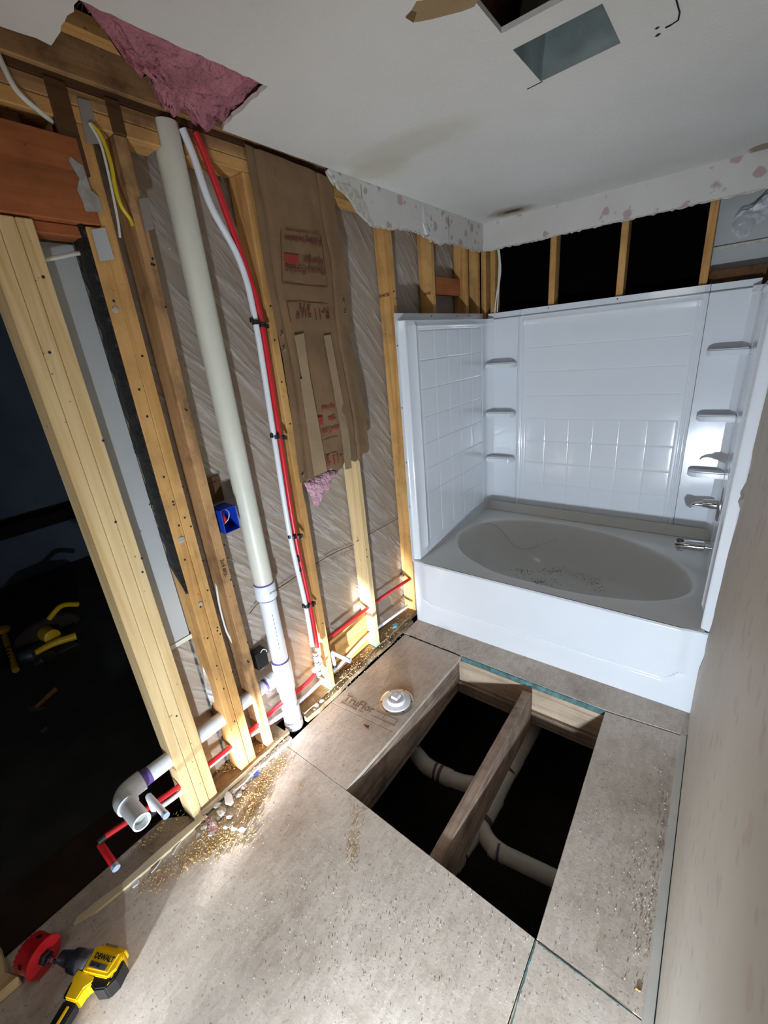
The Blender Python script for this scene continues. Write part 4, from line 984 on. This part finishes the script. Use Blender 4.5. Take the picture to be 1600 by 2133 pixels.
def kmark(a, b, wd, mat, off=0.009):
    ps = []
    for k in range(13):
        q_ = (a[0]+(b[0]-a[0])*k/12, a[1]+(b[1]-a[1])*k/12); p = A(*q_, XK); t = min(1, max(0, (2.44 - p.z)/1.24)); s_ = min(1, max(0, (p.y+0.81)/0.45)); x = kx(t, s_) + off - 0.006; ps.append(A(*q_, x))
    mb = MB()
    for p, q_ in zip(ps, ps[1:]): mb.beam(p, q_, wd, 0.001, (1, 0, 0))
    return mb.build('printed_line', mat, kb)
kmark((588,590),(682,598),0.003,INK); kmark((585,480),(588,588),0.003,INK); kmark((668,490),(682,596),0.003,INK)
kmark((598,628),(686,632),0.003,INK); kmark((598,630),(606,672),0.003,INK)
kmark((671,917),(708,907),0.002,INKD); kmark((676,948),(712,937),0.002,INKD)
kmark((633,800),(652,925),0.0016,INKD); kmark((645,930),(656,985),0.0016,INKD)
mb = MB(); q0 = [A(px, py, XK + 0.0125) for px, py in ((592,527),(622,533),(622,552),(594,548))]; mb.prism(q0, (0.001, 0, 0)); mb.build('printed_logo', INKR, kb)
mb = MB(); q0 = [A(px, py, XK + 0.018) for px, py in ((662,870),(671,868),(673,884),(665,885))]; mb.prism(q0, (0.001, 0, 0)); mb.build('printed_logo', INKR, kb)
for (px, py) in ((583,699),(587,729),(711,632),(715,652),(626,992)):
    p = A(px, py, XK); MB().lathe([(0.007, 0), (0.006, 0.003), (0.002, 0.004)], p + Vector((0.012, 0, 0)), (1, 0, 0), 10).build('cap_nail', CHROME, kb, smooth=True)
rebase(kb)
def fluff(name, poly, plane_x, thick, mat, amp=0.01, seed=1, axis='x', fib=300, parent=None):
    """ragged lump following an outline, with loose fibres"""
    c = sum(poly, Vector()) / len(poly); mb = MB(); n = 72; rings = 9; pts = []
    dense = []
    m_ = len(poly)
    for k in range(n):
        u = k / n * m_; i = int(u); f = u - i; p = poly[i].lerp(poly[(i+1) % m_], f)
        d = (p - c); j = 1 + 0.10 * noise.noise(p * 30 + Vector((seed, 0, 0))); dense.append(c + d * j)
    nv = {'x': Vector((1,0,0)), 'z': Vector((0,0,-1))}[axis]
    for r in range(rings):
        s_ = r / (rings - 1)
        for p in dense:
            q_ = c.lerp(p, 1 - s_); h = thick * math.sqrt(max(0, 1 - (1 - s_)**2)) * (0.7 + 0.6 * noise.noise(q_ * 14 + Vector((0, seed, 0)))) + amp * noise.noise(q_ * 45)
            mb.v.append(tuple(q_ + nv * h))
    for r in range(rings - 1):
        for k in range(n): mb.f.append((r*n+k, r*n+(k+1) % n, (r+1)*n+(k+1) % n, (r+1)*n+k))
    mb.f.append(tuple(range(n)))
    for i in range(fib):
        k = random.randrange(n); s_ = random.random() ** 2 * 0.8; q_ = c.lerp(dense[k], 1 - s_ * 0.9) + nv * thick * 0.5 * s_
        d = Vector((random.uniform(-1,1), random.uniform(-1,1), random.uniform(-1,1))).normalized() * random.uniform(0.006, 0.022)
        mb.tube([q_, q_ + d * 0.5 + Vector((0, 0, random.uniform(-0.002, 0.002))), q_ + d], [0.0011, 0.0008, 0.0004], 3, cap=False)
    return mb.build(name, mat, parent, smooth=True)
pf = fluff('insulation_tuft', [A(px, py, -0.045) for px, py in ((705,980),(696,985),(690,1000),(684,1022),(672,1024),(662,1058),(654,1052),(648,1035),(638,1020),(634,1005),(650,998),(665,990),(680,980),(695,978))], -0.045, 0.022, PINKL, 0.008, 2)
tag(pf, 'pink fibreglass tuft poking out below the brown kraft batt', 'insulation')
pc = fluff('attic_insulation', [at(px, py, 'z', 2.505) for px, py in ((150,-30),(250,-20),(560,150),(545,195),(480,270),(440,262),(380,270),(330,230),(318,180),(300,130),(255,105),(240,60),(190,25))], 0, 0.06, PINK, 0.035, 4, 'z', 1400)
tag(pc, 'pink fibreglass insulation sagging in the large ceiling hole at top left', 'insulation')
# ---- clear plastic bag at the top right
mb = MB(); bo = [at(px, py, 'y', 1.19) for px, py in ((1522,480),(1530,455),(1545,438),(1570,430),(1600,395),(1625,380),(1640,410),(1600,452),(1575,468),(1560,490),(1540,500))]
c = sum(bo, Vector())/len(bo); n = len(bo)
for r in range(7):
    for k in range(60):
        u = k/60*n; i = int(u); p = bo[i].lerp(bo[(i+1) % n], u - i); q_ = p.lerp(c, r/7)
        mb.v.append(tuple(q_ + Vector((0, -0.03*math.sqrt(r/7) + 0.02*noise.noise(q_*38), 0))))
for r in range(6):
    for k in range(60): mb.f.append((r*60+k, r*60+(k+1) % 60, (r+1)*60+(k+1) % 60, (r+1)*60+k))
mb.f.append(tuple(360 + k for k in range(60)))
tag(mb.build('plastic_bag', BAGM), 'crumpled clear plastic stuffed in the framing at the top right corner', 'plastic bag')

# ---- toilet flange
tf = thing('toilet_flange', 'white toilet flange with a metal ring and screw plug, beside the floor opening', 'toilet flange')
fc = (0.300, -0.672)
MB().lathe([(0.060, 0.0), (0.0905, 0.0), (0.0905, 0.0035), (0.087, 0.006), (0.078, 0.006), (0.076, 0.003), (0.060, 0.003)], (fc[0], fc[1], 0.0008), (0, 0, 1), 48).build('metal_ring', BRASSY, tf, smooth=True)
MB().lathe([(0.074, 0.0), (0.074, 0.010), (0.070, 0.012), (0.050, 0.012)], (fc[0], fc[1], 0.003), (0, 0, 1), 48).build('flange_plate', PVC, tf, smooth=True)
MB().lathe([(0.049, 0.0), (0.049, 0.020), (0.046, 0.023), (0.040, 0.023), (0.038, 0.016), (0.001, 0.016)], (fc[0], fc[1], 0.012), (0, 0, 1), 40).build('screw_plug', PVC, tf, smooth=True)
MB().box((fc[0]-0.019, fc[1]-0.019, 0.02), (fc[0]+0.019, fc[1]+0.019, 0.048)).build('plug_key', PVC, tf, bevel=0.002)
for a in (30, 95, 150, 215, 268, 330):
    a = math.radians(a); MB().lathe([(0.0045, 0), (0.0045, 0.003)], (fc[0]+0.081*math.cos(a), fc[1]+0.081*math.sin(a), 0.004), (0, 0, 1), 8).build('screw', BLACK, tf)
rebase(tf)
# ---- drain pipes in the crawl space
PZ = -0.40
def cp(px, py, z=PZ): return at(px, py, 'z', z)
cdp = thing('sewer_pipe', 'beige plastic sewer pipes branching under the open floor joists', 'pipe')
def run(pts, r, name='pipe_run', mat=PVCG, n=5):
    MB().tube([cp(*p) for p in pts], r, 20, smooth_n=n if len(pts) > 2 else 0).build(name, mat, cdp, smooth=True)
run([(1128,1480),(1098,1540),(1060,1605),(1028,1668),(1008,1705)], 0.042)
run([(1008,1705),(985,1740),(950,1790),(915,1840)], 0.036)
run([(845,1545),(868,1572),(890,1596),(918,1612)], 0.043)
run([(914,1609),(940,1622),(975,1633),(1012,1632),(1045,1610)], 0.040)
run([(1000,1690),(1004,1725),(1022,1758),(1052,1782)], 0.038)
run([(1046,1778),(1150,1828),(1230,1866)], 0.036)
def ring(a, b, r, mat=None): MB().tube([cp(*a), cp(*b)], r, 20).build('joint', mat or PVCG, cdp, smooth=True)
DJ = simple('dark purple joint', L(96, 66, 84), 0.6, vary=0.2)
ring((916,1611),(922,1614), 0.0445, DJ); ring((906,1606),(911,1608), 0.0450, DJ); ring((912,1609),(940,1622), 0.0440)
ring((864,1567),(867,1570), 0.0455, DJ)
ring((1032,1662),(1006,1708), 0.0450); ring((1008,1705),(1004,1712), 0.0460, DJ); ring((1058,1608),(1055,1613), 0.0430, DJ); ring((1076,1578),(1058,1608), 0.0450)
ring((1036,1774),(1041,1776), 0.0400, DJ); ring((1024,1764),(1037,1774), 0.0395); ring((960,1775),(957,1780), 0.0372, DJ); ring((955,1783),(940,1805), 0.0400)
rebase(cdp)

# ---- power drill lying on its side
dl = thing('power_drill', 'yellow and black cordless drill lying on the floor beside the red hole saw', 'drill')
da = Vector((0.907, 0.421, 0)).normalized(); dv = Vector((0.421, -0.907, 0)); up = Vector((0, 0, 1)); d0 = Vector((0.018, -2.120, 0.040))
DP = lambda u, v, z=0.0: d0 + da*u + dv*v + up*z
YB = YEL
MB().lathe([(0.010, 0), (0.017, 0.004), (0.021, 0.030), (0.0225, 0.048)], DP(0, 0), da, 24).build('chuck', simple('dark chuck', L(62, 66, 74), 0.4, metal=0.3, vary=0.3), dl, smooth=True)
MB().lathe([(0.0235, 0), (0.0300, 0.004), (0.0310, 0.026), (0.0285, 0.033)], DP(0.049, 0), da, 28).build('torque_collar', simple('black collar', L(38, 42, 54), 0.4, vary=0.3), dl, smooth=True)
MB().lathe([(0.0295, 0), (0.0315, 0.004), (0.0345, 0.030), (0.033, 0.036)], DP(0.083, 0), da, 28).build('gearbox', GREYM, dl, smooth=True)
def slab(poly, z0, z1, name, mat, bevel=0.004, parent=dl):
    mb = MB(); mb.prism([DP(u, v, z0) for u, v in poly], up * (z1 - z0)); return mb.build(name, mat, parent, bevel=bevel, seg=2)
slab([(0.116,-0.032),(0.128,-0.036),(0.215,-0.036),(0.224,-0.026),(0.226,0.004),(0.214,0.026),(0.150,0.028),(0.122,0.028)], -0.030, 0.030, 'motor_housing', YEL)
slab([(0.150,0.002),(0.232,-0.022),(0.236,0.020),(0.222,0.046),(0.190,0.054),(0.168,0.046),(0.160,0.028)], -0.034, 0.024, 'rear_cover', BLACK)
slab([(0.104,0.020),(0.140,0.024),(0.172,0.026),(0.176,0.040),(0.160,0.056),(0.158,0.085),(0.118,0.085),(0.110,0.052),(0.102,0.040)], -0.019, 0.026, 'handle_upper', YEL)
slab([(0.116,0.085),(0.160,0.085),(0.158,0.15),(0.166,0.20),(0.120,0.20),(0.118,0.14)], -0.018, 0.020, 'handle_grip', BLACK)
slab([(0.138,0.095),(0.146,0.095),(0.148,0.17),(0.138,0.17)], 0.0195, 0.0215, 'grip_stripe', YEL, 0.0005)
slab([(0.096,0.044),(0.108,0.046),(0.110,0.082),(0.100,0.078)], -0.010, 0.012, 'trigger', BLACK, 0.003)
slab([(0.132,-0.046),(0.216,-0.046),(0.216,-0.034),(0.132,-0.034)], -0.016, 0.018, 'top_rail', YEL, 0.003)
slab([(0.132,-0.030),(0.210,-0.028),(0.206,0.016),(0.134,0.018)], 0.0298, 0.0325, 'label_plate', YEL, 0.001)
slab([(0.134,0.0),(0.196,0.002),(0.194,0.015),(0.134,0.014)], 0.0322, 0.0332, 'model_plate', GREYM, 0.0004)
for k in range(4): slab([(0.214+0.003*k,-0.018+0.016*k),(0.222+0.0012*k,-0.018+0.016*k),(0.222+0.0012*k,-0.011+0.016*k),(0.214+0.003*k,-0.011+0.016*k)], 0.0235, 0.0252, 'vent_slot', YEL, 0.0004)
text('DEWALT', 0.0185, DP(0.136, -0.006, 0.0332), da, -dv, BLACK, 'lettering', dl, sx=0.92, bold=0.0006)
text('20V XR', 0.010, DP(0.140, 0.012, 0.0338), da, -dv, BLACK, 'lettering', dl, bold=0.0003)
text('BRUSHLESS', 0.009, DP(0.140, -0.042, 0.0195), da, -dv, BLACK, 'lettering', dl)
rebase(dl)
hs = thing('hole_saw', 'red hole saw with its black arbor lying by the drill', 'hole saw')
h0 = Vector((-0.012, -2.150, 0.0545)); ha = (Vector((-0.93, -0.36, 0))).normalized()
MB().lathe([(0.054, 0), (0.054, 0.005), (0.050, 0.006)], h0, ha, 40).build('backing_plate', REDP, hs, smooth=True)
mb = MB(); n = 48; R1 = 0.0495
for k in range(n):
    a = 2*math.pi*k/n; b_ = ha.cross(up); 
    for h, r in ((0.0055, R1), (0.058 + (0.005 if k % 2 else 0), R1), (0.058 + (0.005 if k % 2 else 0), R1 - 0.0025), (0.0055, R1 - 0.0025)): mb.v.append(tuple(h0 + ha*h + (b_*math.cos(a) + up*math.sin(a))*r))
for k in range(n):
    k2 = (k+1) % n
    for j in range(4): mb.f.append((k*4+j, k*4+(j+1) % 4, k2*4+(j+1) % 4, k2*4+j))
mb.build('cup', REDP, hs)
for a in (60, 150, 240, 330):
    a = math.radians(a); b_ = ha.cross(up); o_ = (b_*math.cos(a) + up*math.sin(a)); c = h0 + ha*0.032 + o_*(R1 + 0.0002)
    MB().lathe([(0.008, 0), (0.008, 0.0006)], c, o_, 12).build('slot', BLACK, hs)
MB().lathe([(0.020, 0), (0.020, 0.012), (0.012, 0.014), (0.012, 0.026), (0.006, 0.028)], h0, -ha, 6).build('arbor', BLACK, hs)
MB().lathe([(0.006, 0), (0.006, 0.022)], h0 - ha*0.026, -ha, 6).build('shank', CHROME, hs)
rebase(hs)
# pale board at the lower left corner
mb = MB().prism([at(px, py, 'z', 0.022) - Vector((0, 0, 0.02)) for px, py in ((-30,1935),(0,1972),(16,2030),(43,2040),(0,2078),(-40,2110))], (0, 0, 0.038))
tag(mb.build('board_offcut', PINE['y'], bevel=0.002), 'pale pine board end at the lower left corner by the hole saw', 'board')
# lath strip along the doorway
mb = MB(); P = [at(px, py, 'z', 0.012) for px, py in ((152,1926),(160,1910),(215,1866),(255,1838),(330,1770),(425,1692),(432,1700),(340,1782),(262,1848),(200,1898))]
mb.prism([p - Vector((0, 0, 0.0115)) for p in P], (0, 0, 0.012)); tag(mb.build('lath_strip', simple('pale lath', L(232, 214, 178), 0.75, vary=0.1), bevel=0.001), 'thin pale wood strip with a pointed end lying across the doorway', 'wood strip')
for i, pts in enumerate((((372,1735),(360,1752),(345,1772),(330,1800),(315,1818)), ((376,1738),(378,1750),(368,1765),(360,1780)))):
    tag(MB().tube([at(px, py, 'z', 0.006) for px, py in pts], 0.0028, 6, smooth_n=4).build('wire_scrap', CABLE, smooth=True), ['long white wire scrap beside the thin wood strip in the doorway', 'short curled white wire scrap beside the thin wood strip'][i], 'wire scrap')
tag(MB().prism([at(px, py, 'z', 0.004) - Vector((0,0,0.0035)) for px, py in ((272,1838),(280,1829),(290,1832),(288,1842),(276,1850))], (0, 0, 0.006)).build('plaster_chip', WHITEP, bevel=0.001), 'round white plaster chip beside the middle of the thin wood strip', 'plaster chip')
tag(MB().prism([at(px, py, 'z', 0.024) - Vector((0,0,0.012)) for px, py in ((467,1660),(472,1645),(483,1655),(486,1668),(480,1675),(469,1672))], (0, 0, 0.012)).build('plaster_chip', WHITEP, bevel=0.001), 'bright white angular plaster chip beside the foot of the triple stud', 'plaster chip')
for i, (px, py) in enumerate(((660,1470), (670,1461), (684,1440))):
    p = at(px, py, 'z', 0.030); mb = MB(); k = 7
    mb.prism([p + Vector((0.012*math.cos(a)*random.uniform(0.7, 1.2), 0.014*math.sin(a)*random.uniform(0.7, 1.2), -0.001)) for a in [2*math.pi*j/k for j in range(k)]], (0, 0, 0.006))
    tag(mb.build('plaster_chip', WHITEP, bevel=0.001), ['lower left of three white plaster chips on the plate edging left of the toilet flange', 'middle of three white plaster chips on the plate edging left of the toilet flange', 'upper right of three white plaster chips on the plate edging left of the toilet flange'][i], 'plaster chip', group='white plaster chips on the plate edging')
tag(MB().prism([at(px, py, 'z', 0.001) for px, py in ((757,1509),(769,1511),(768,1518),(763,1516))], (0, 0, 0.002)).build('red_flake', simple('dark red flake', L(120, 50, 50), 0.8)), 'small dark red flake on the floor panel below the toilet flange', 'flake')
tag(MB().prism([at(px, py, 'z', 0.012) - Vector((0,0,0.006)) for px, py in ((526,1611),(534,1606),(538,1609),(529,1616))], (0, 0, 0.006)).build('blue_scrap', BLUE), 'tiny blue plastic scrap in the debris at the foot of the old studs', 'scrap')
tag(MB().prism([at(px, py, 'z', 0.045) - Vector((0,0,0.006)) for px, py in ((819,1301),(824,1297),(829,1299),(826,1305),(820,1306))], (0, 0, 0.006)).build('blue_scrap', simple('light blue scrap', L(90, 190, 235), 0.5)), 'light blue plastic scrap on the plate beside the tub', 'scrap')
# rubble chunks
rub = [(445,1715,0.018),(462,1690,0.022),(452,1675,0.020),(478,1700,0.016),(440,1735,0.015),(425,1722,0.016),(498,1655,0.017),(505,1640,0.018),(492,1632,0.012),(470,1722,0.014),(487,1725,0.015),(506,1725,0.017),(412,1738,0.013),(455,1703,0.013),(521,1590,0.014),(512,1612,0.012)]
for px, py, s_ in rub:
    p = at(px, py, 'z', s_*0.5); bm = bmesh.new(); bmesh.ops.create_icosphere(bm, subdivisions=1, radius=s_)
    for v in bm.verts: v.co = Vector((v.co.x*random.uniform(0.7, 1.2), v.co.y*random.uniform(0.7, 1.3), v.co.z*0.45)) + Vector((random.uniform(-1,1), random.uniform(-1,1), 0))*s_*0.12
    me = bpy.data.meshes.new('rubble_chunk'); bm.to_mesh(me); bm.free(); me.materials.append(RUB)
    o = bpy.data.objects.new('rubble_chunk', me); COL.objects.link(o); o.location = p + Vector((0, 0, s_*0.02)); o.rotation_euler = (0, 0, random.uniform(0, 6))
    tag(o, 'grey plaster rubble chunk in the debris heap at the foot of the triple stud', 'rubble', group='rubble chunks in the debris heap')
tag(fluff('insulation_scrap', [at(px, py, 'z', 0.004) for px, py in ((425,1702),(437,1708),(447,1712),(456,1722),(450,1732),(440,1740),(434,1728),(437,1716),(428,1712))], 0, -0.012, PINKL, 0.003, 5, 'z', 60), 'small pink fibreglass scrap in the rubble by the triple stud', 'insulation')
# chips and sawdust
def chips(name, spots, mats, label, z=0.0):
    mb = MB()
    for (px, py, sd, num, smin, smax, zz) in spots:
        for i in range(num):
            qx, qy = px + random.gauss(0, sd[0]), py + random.gauss(0, sd[1])
            p = at(qx, qy, 'z', zz + 0.001)
            if 0.39 < p.x < 1.222 and p.y > -1.191 - (p.x - 0.398) * 0.0484 and p.y < -0.175: continue
            if p.x > 1.5 or (zz < 0.03 and p.x < -0.16): continue
            s_ = random.uniform(smin, smax); t = random.uniform(0, 6.28); el = random.uniform(0.3, 1)
            d = Vector((math.cos(t), math.sin(t), 0)) * s_; e = Vector((-math.sin(t), math.cos(t), 0)) * s_ * el * 0.6
            lift = Vector((0, 0, random.uniform(0.0005, s_ * 0.8)))
            mb.add([p - d - e, p + d - e + lift, p + d + e, p - d + e + lift, p + lift * 1.4 + Vector((0, 0, 0.0008))], [(0,1,4), (1,2,4), (2,3,4), (3,0,4), (0,3,2,1)])
    o = mb.build(name, mats); tag(o, label, 'debris', kind='stuff'); return o
sp_ = []
for a, b, num, sd, zz in (((400,1790),(470,1740),300,(14,9),0.0), ((470,1745),(520,1690),260,(13,12),0.0), ((520,1690),(545,1640),420,(9,14),0.0), ((540,1640),(590,1580),380,(10,8),0.0), ((300,1850),(400,1780),260,(14,9),0.0), ((425,1745),(520,1640),500,(12,10),0.004), ((300,1770),(380,1700),240,(14,8),0.0), ((390,1780),(520,1750),160,(20,14),0)):
    for k in range(10):
        f = k / 9; sp_.append((a[0]+(b[0]-a[0])*f, a[1]+(b[1]-a[1])*f, sd, num // 10, 0.0012, 0.0042, zz))
chips('sawdust', sp_, SAW, 'yellow sawdust and shavings spilled along the foot of the left wall')
sp_ = []
for a, b, num in (((455,1600),(495,1590),160), ((545,1560),(590,1530),150), ((640,1430),(690,1400),90), ((715,1410),(770,1355),200), ((800,1330),(850,1285),80), ((470,1580),(505,1560),100)):
    for k in range(6):
        f = k / 5; sp_.append((a[0]+(b[0]-a[0])*f, a[1]+(b[1]-a[1])*f, (6, 5), num // 6, 0.0014, 0.0045, 0.040))
chips('shavings', sp_, SAW, 'yellow shavings lying on the bottom plate between the left wall studs')
sp_ = [(740,1710,(8,30),150,0.0008,0.0022,0), (735,1770,(7,18),120,0.0008,0.0022,0), (760,1690,(10,14),60,0.001,0.002,0), (625,1640,(5,4),26,0.001,0.003,0), (1332,2060,(3,3),6,0.002,0.005,0)]
chips('sawdust', sp_, simple('dull sawdust', L(186, 156, 104), 0.9, vary=0.3), 'faint yellow sawdust streak on the floor left of the opening')
sp_ = [(900,1322,(28,8),60,0.0012,0.003,0.001), (965,1345,(14,9),40,0.0012,0.003,0.001), (1080,1380,(60,14),60,0.001,0.002,0.001), (1385,1740,(10,110),150,0.001,0.003,0), (1350,1900,(26,90),220,0.0008,0.002,0), (1250,1750,(60,130),240,0.0006,0.0016,0), (870,1900,(200,110),420,0.0006,0.0016,0), (600,1850,(120,90),260,0.0006,0.0016,0), (900,1420,(40,30),40,0.0006,0.0015,0), (1180,1500,(60,20),40,0.0008,0.002,0.001)]
chips('crumbs', sp_, SAWD, 'dark and pale crumbs scattered over the subfloor')
chips('crumbs', [(a+4, b+3, c_, d//2, e, f, g) for a, b, c_, d, e, f, g in sp_], WHITEP, 'pale plaster crumbs scattered over the subfloor')
chips('crumbs', [(660+k*14, 1478-k*13, (7,6), 14, 0.001, 0.004, 0.031) for k in range(14)] + [(540+k*8, 1600-k*7, (6,5), 14, 0.001, 0.004, 0.023) for k in range(9)], RUB, 'plaster crumbs along the weathered plate edging')
# ---- tools on the dark floor beyond
FZ = -0.2
def F(px, py, z=FZ): return at(px, py, 'z', z)
cs_ = thing('circular_saw', 'dark circular saw with yellow trim on the dark floor beyond the doorway', 'circular saw')
c = F(95, 1318, -0.10)
ax = (F(150, 1290, -0.10) - F(40, 1345, -0.10)).normalized(); sd = Vector((-ax.y, ax.x, 0))
mb = MB(); mb.prism([c + ax*u + up*v for u, v in ((-0.22,-0.05),(-0.2,0.04),(-0.1,0.10),(0.06,0.11),(0.2,0.06),(0.26,-0.02),(0.22,-0.06))], sd*0.06); mb.build('blade_guard', simple('dark tool body', L(56, 44, 40), 0.4), cs_, bevel=0.01, seg=2)
MB().lathe([(0.055, 0), (0.06, 0.02), (0.055, 0.12), (0.03, 0.13)], c - up*0.0, -sd, 24).build('motor', YEL, cs_, smooth=True)
MB().tube([c + ax*0.05 + up*0.09, c + ax*0.16 + up*0.15, c + ax*0.27 + up*0.10], 0.020, 12, smooth_n=5).build('handle', YEL, cs_, smooth=True)
MB().box(c - Vector((0.24, 0.16, 0.1)), c + Vector((0.24, 0.12, -0.09))).build('base_plate', GREYM, cs_, bevel=0.003)
rebase(cs_)
jt = thing('cordless_light', 'dark tool with a yellow handle lying in front of the circular saw', 'tool')
c = F(95, 1352, -0.15); ax = (F(140, 1325, -0.15) - F(45, 1362, -0.15)).normalized(); sd = Vector((-ax.y, ax.x, 0))
MB().lathe([(0.045, -0.02), (0.05, 0.0), (0.05, 0.06), (0.03, 0.08)], c - ax*0.14, ax, 20).build('head', simple('slate plastic', L(70, 74, 88), 0.35), jt, smooth=True)
MB().tube([c - ax*0.07, c + ax*0.05 + up*0.02, c + ax*0.20 + up*0.01], [0.022, 0.026, 0.03], 14, smooth_n=4).build('handle', YEL, jt, smooth=True)
MB().box(c + Vector((0.05, -0.05, -0.05)), c + Vector((0.17, 0.03, -0.005))).build('battery', BLACK, jt, bevel=0.006); rebase(jt)
yh = thing('yellow_clamp', 'yellow ribbed tool handle at the left edge on the dark floor', 'tool')
MB().tube([F(10,1325,-0.17), F(18,1350,-0.175), F(33,1396,-0.18)], 0.022, 14, smooth_n=4).build('handle', YEL, yh, smooth=True)
MB().lathe([(0.03, 0), (0.06, 0.01), (0.06, 0.04), (0.03, 0.05)], F(4,1318,-0.17), (0, 0.2, 1), 20).build('head', YEL, yh, smooth=True)
for k in range(5): MB().tube([F(18,1352+8*k,-0.175), F(19,1354+8*k,-0.175)], 0.0235, 12).build('rib', BLACK, yh)
rebase(yh)
hm = thing('hammer', 'claw hammer with a wooden handle on the dark floor beyond the doorway', 'hammer')
a, b = F(116, 1436, -0.185), F(70, 1478, -0.185)
MB().tube([a, a.lerp(b, 0.5), b], [0.017, 0.014, 0.012], 12, smooth_n=4).build('handle', OLD['x'], hm, smooth=True)
hd = (b - a).normalized(); hx = Vector((-hd.y, hd.x, 0))
MB().tube([b + hx*0.07, b + hx*0.055, b + hx*0.05, b - hx*0.02, b - hx*0.06 - hd*0.02], [0.018, 0.018, 0.012, 0.012, 0.005], 14).build('head', GREYM, hm, smooth=True); rebase(hm)
tag(MB().tube([F(98,1516,-0.195), F(86,1527,-0.195)], 0.012, 8).build('metal_offcut', GREYM), 'small shiny metal piece below the hammer on the dark floor', 'offcut')

# ---- small marks and extras on the framing
text('EI HO EE', 0.020, (-0.118, 0.0372, 2.00), (1, 0, 0.02), (0, 0, 1), INKD, 'lettering', wl, sx=0.85, bold=0.0004)
text('HO EE', 0.020, (-0.092, 0.4552, 2.02), (1, 0, 0.02), (0, 0, 1), INKD, 'lettering', wl, sx=0.8, bold=0.0004)
text('2x4 083-', 0.022, (XS + 0.0008, -1.252, 1.03), (0, 0, -1), (0, 1, 0), INKD, 'lettering', wl, bold=0.0003)
text('K-2', 0.026, at(310, 1050, 'x', XB + 0.0005), (0, 0.3, -1), (0, 1, 0.3), INKD, 'lettering', wl, bold=0.0008)
CORD = simple('brown cord', L(104, 78, 58), 0.8, vary=0.3, vscale=40)
cable('cord', [at(px, py, 'x', -0.118) for px, py in ((836,1076),(800,1096),(764,1116))] + [at(742,1128,'x',-0.06)], 0.0018, CORD, 'thin brown cord from the tub side stud to the pale stud', 6)
cable('cord', [at(746,1131,'x',-0.118), at(700,1150,'x',-0.118), at(655,1176,'x',-0.118), at(600,1212,'x',-0.118), at(545,1250,'x',-0.118), at(520,1278,'x',-0.118)], 0.0022, CORD, 'thin brown cord running down left from the pale stud', 6)
cable('cord', [at(748,1142,'x',-0.118), at(700,1166,'x',-0.118), at(650,1190,'x',-0.118), at(590,1226,'x',-0.118), at(530,1262,'x',-0.118)], 0.0018, simple('tan cord', L(186, 160, 130), 0.8), 'thin tan cord just below the brown one, left of the pale stud', 6)
bb = thing('outlet_box', 'small black box with a white wire behind the foot of the vent pipe', 'electrical box')
MB().box((-0.122, -1.178, 0.415), (-0.075, -1.118, 0.505)).build('box_shell', BLACK, bb, bevel=0.003)
MB().tube([(-0.075, -1.15, 0.50), (-0.066, -1.14, 0.515), (-0.066, -1.125, 0.50), (-0.074, -1.12, 0.485)], 0.002, 6, smooth_n=5).build('white_wire', CABLE, bb, smooth=True); rebase(bb)
for y in (-0.39, -0.80): MB().box((XS - 0.05, y - 0.0195, ZP + 0.0005), (XS + 0.0006, y + 0.0195, ZP + 0.012)).build('green_stain', simple('green paint', L(110, 190, 150), 0.8), wl)
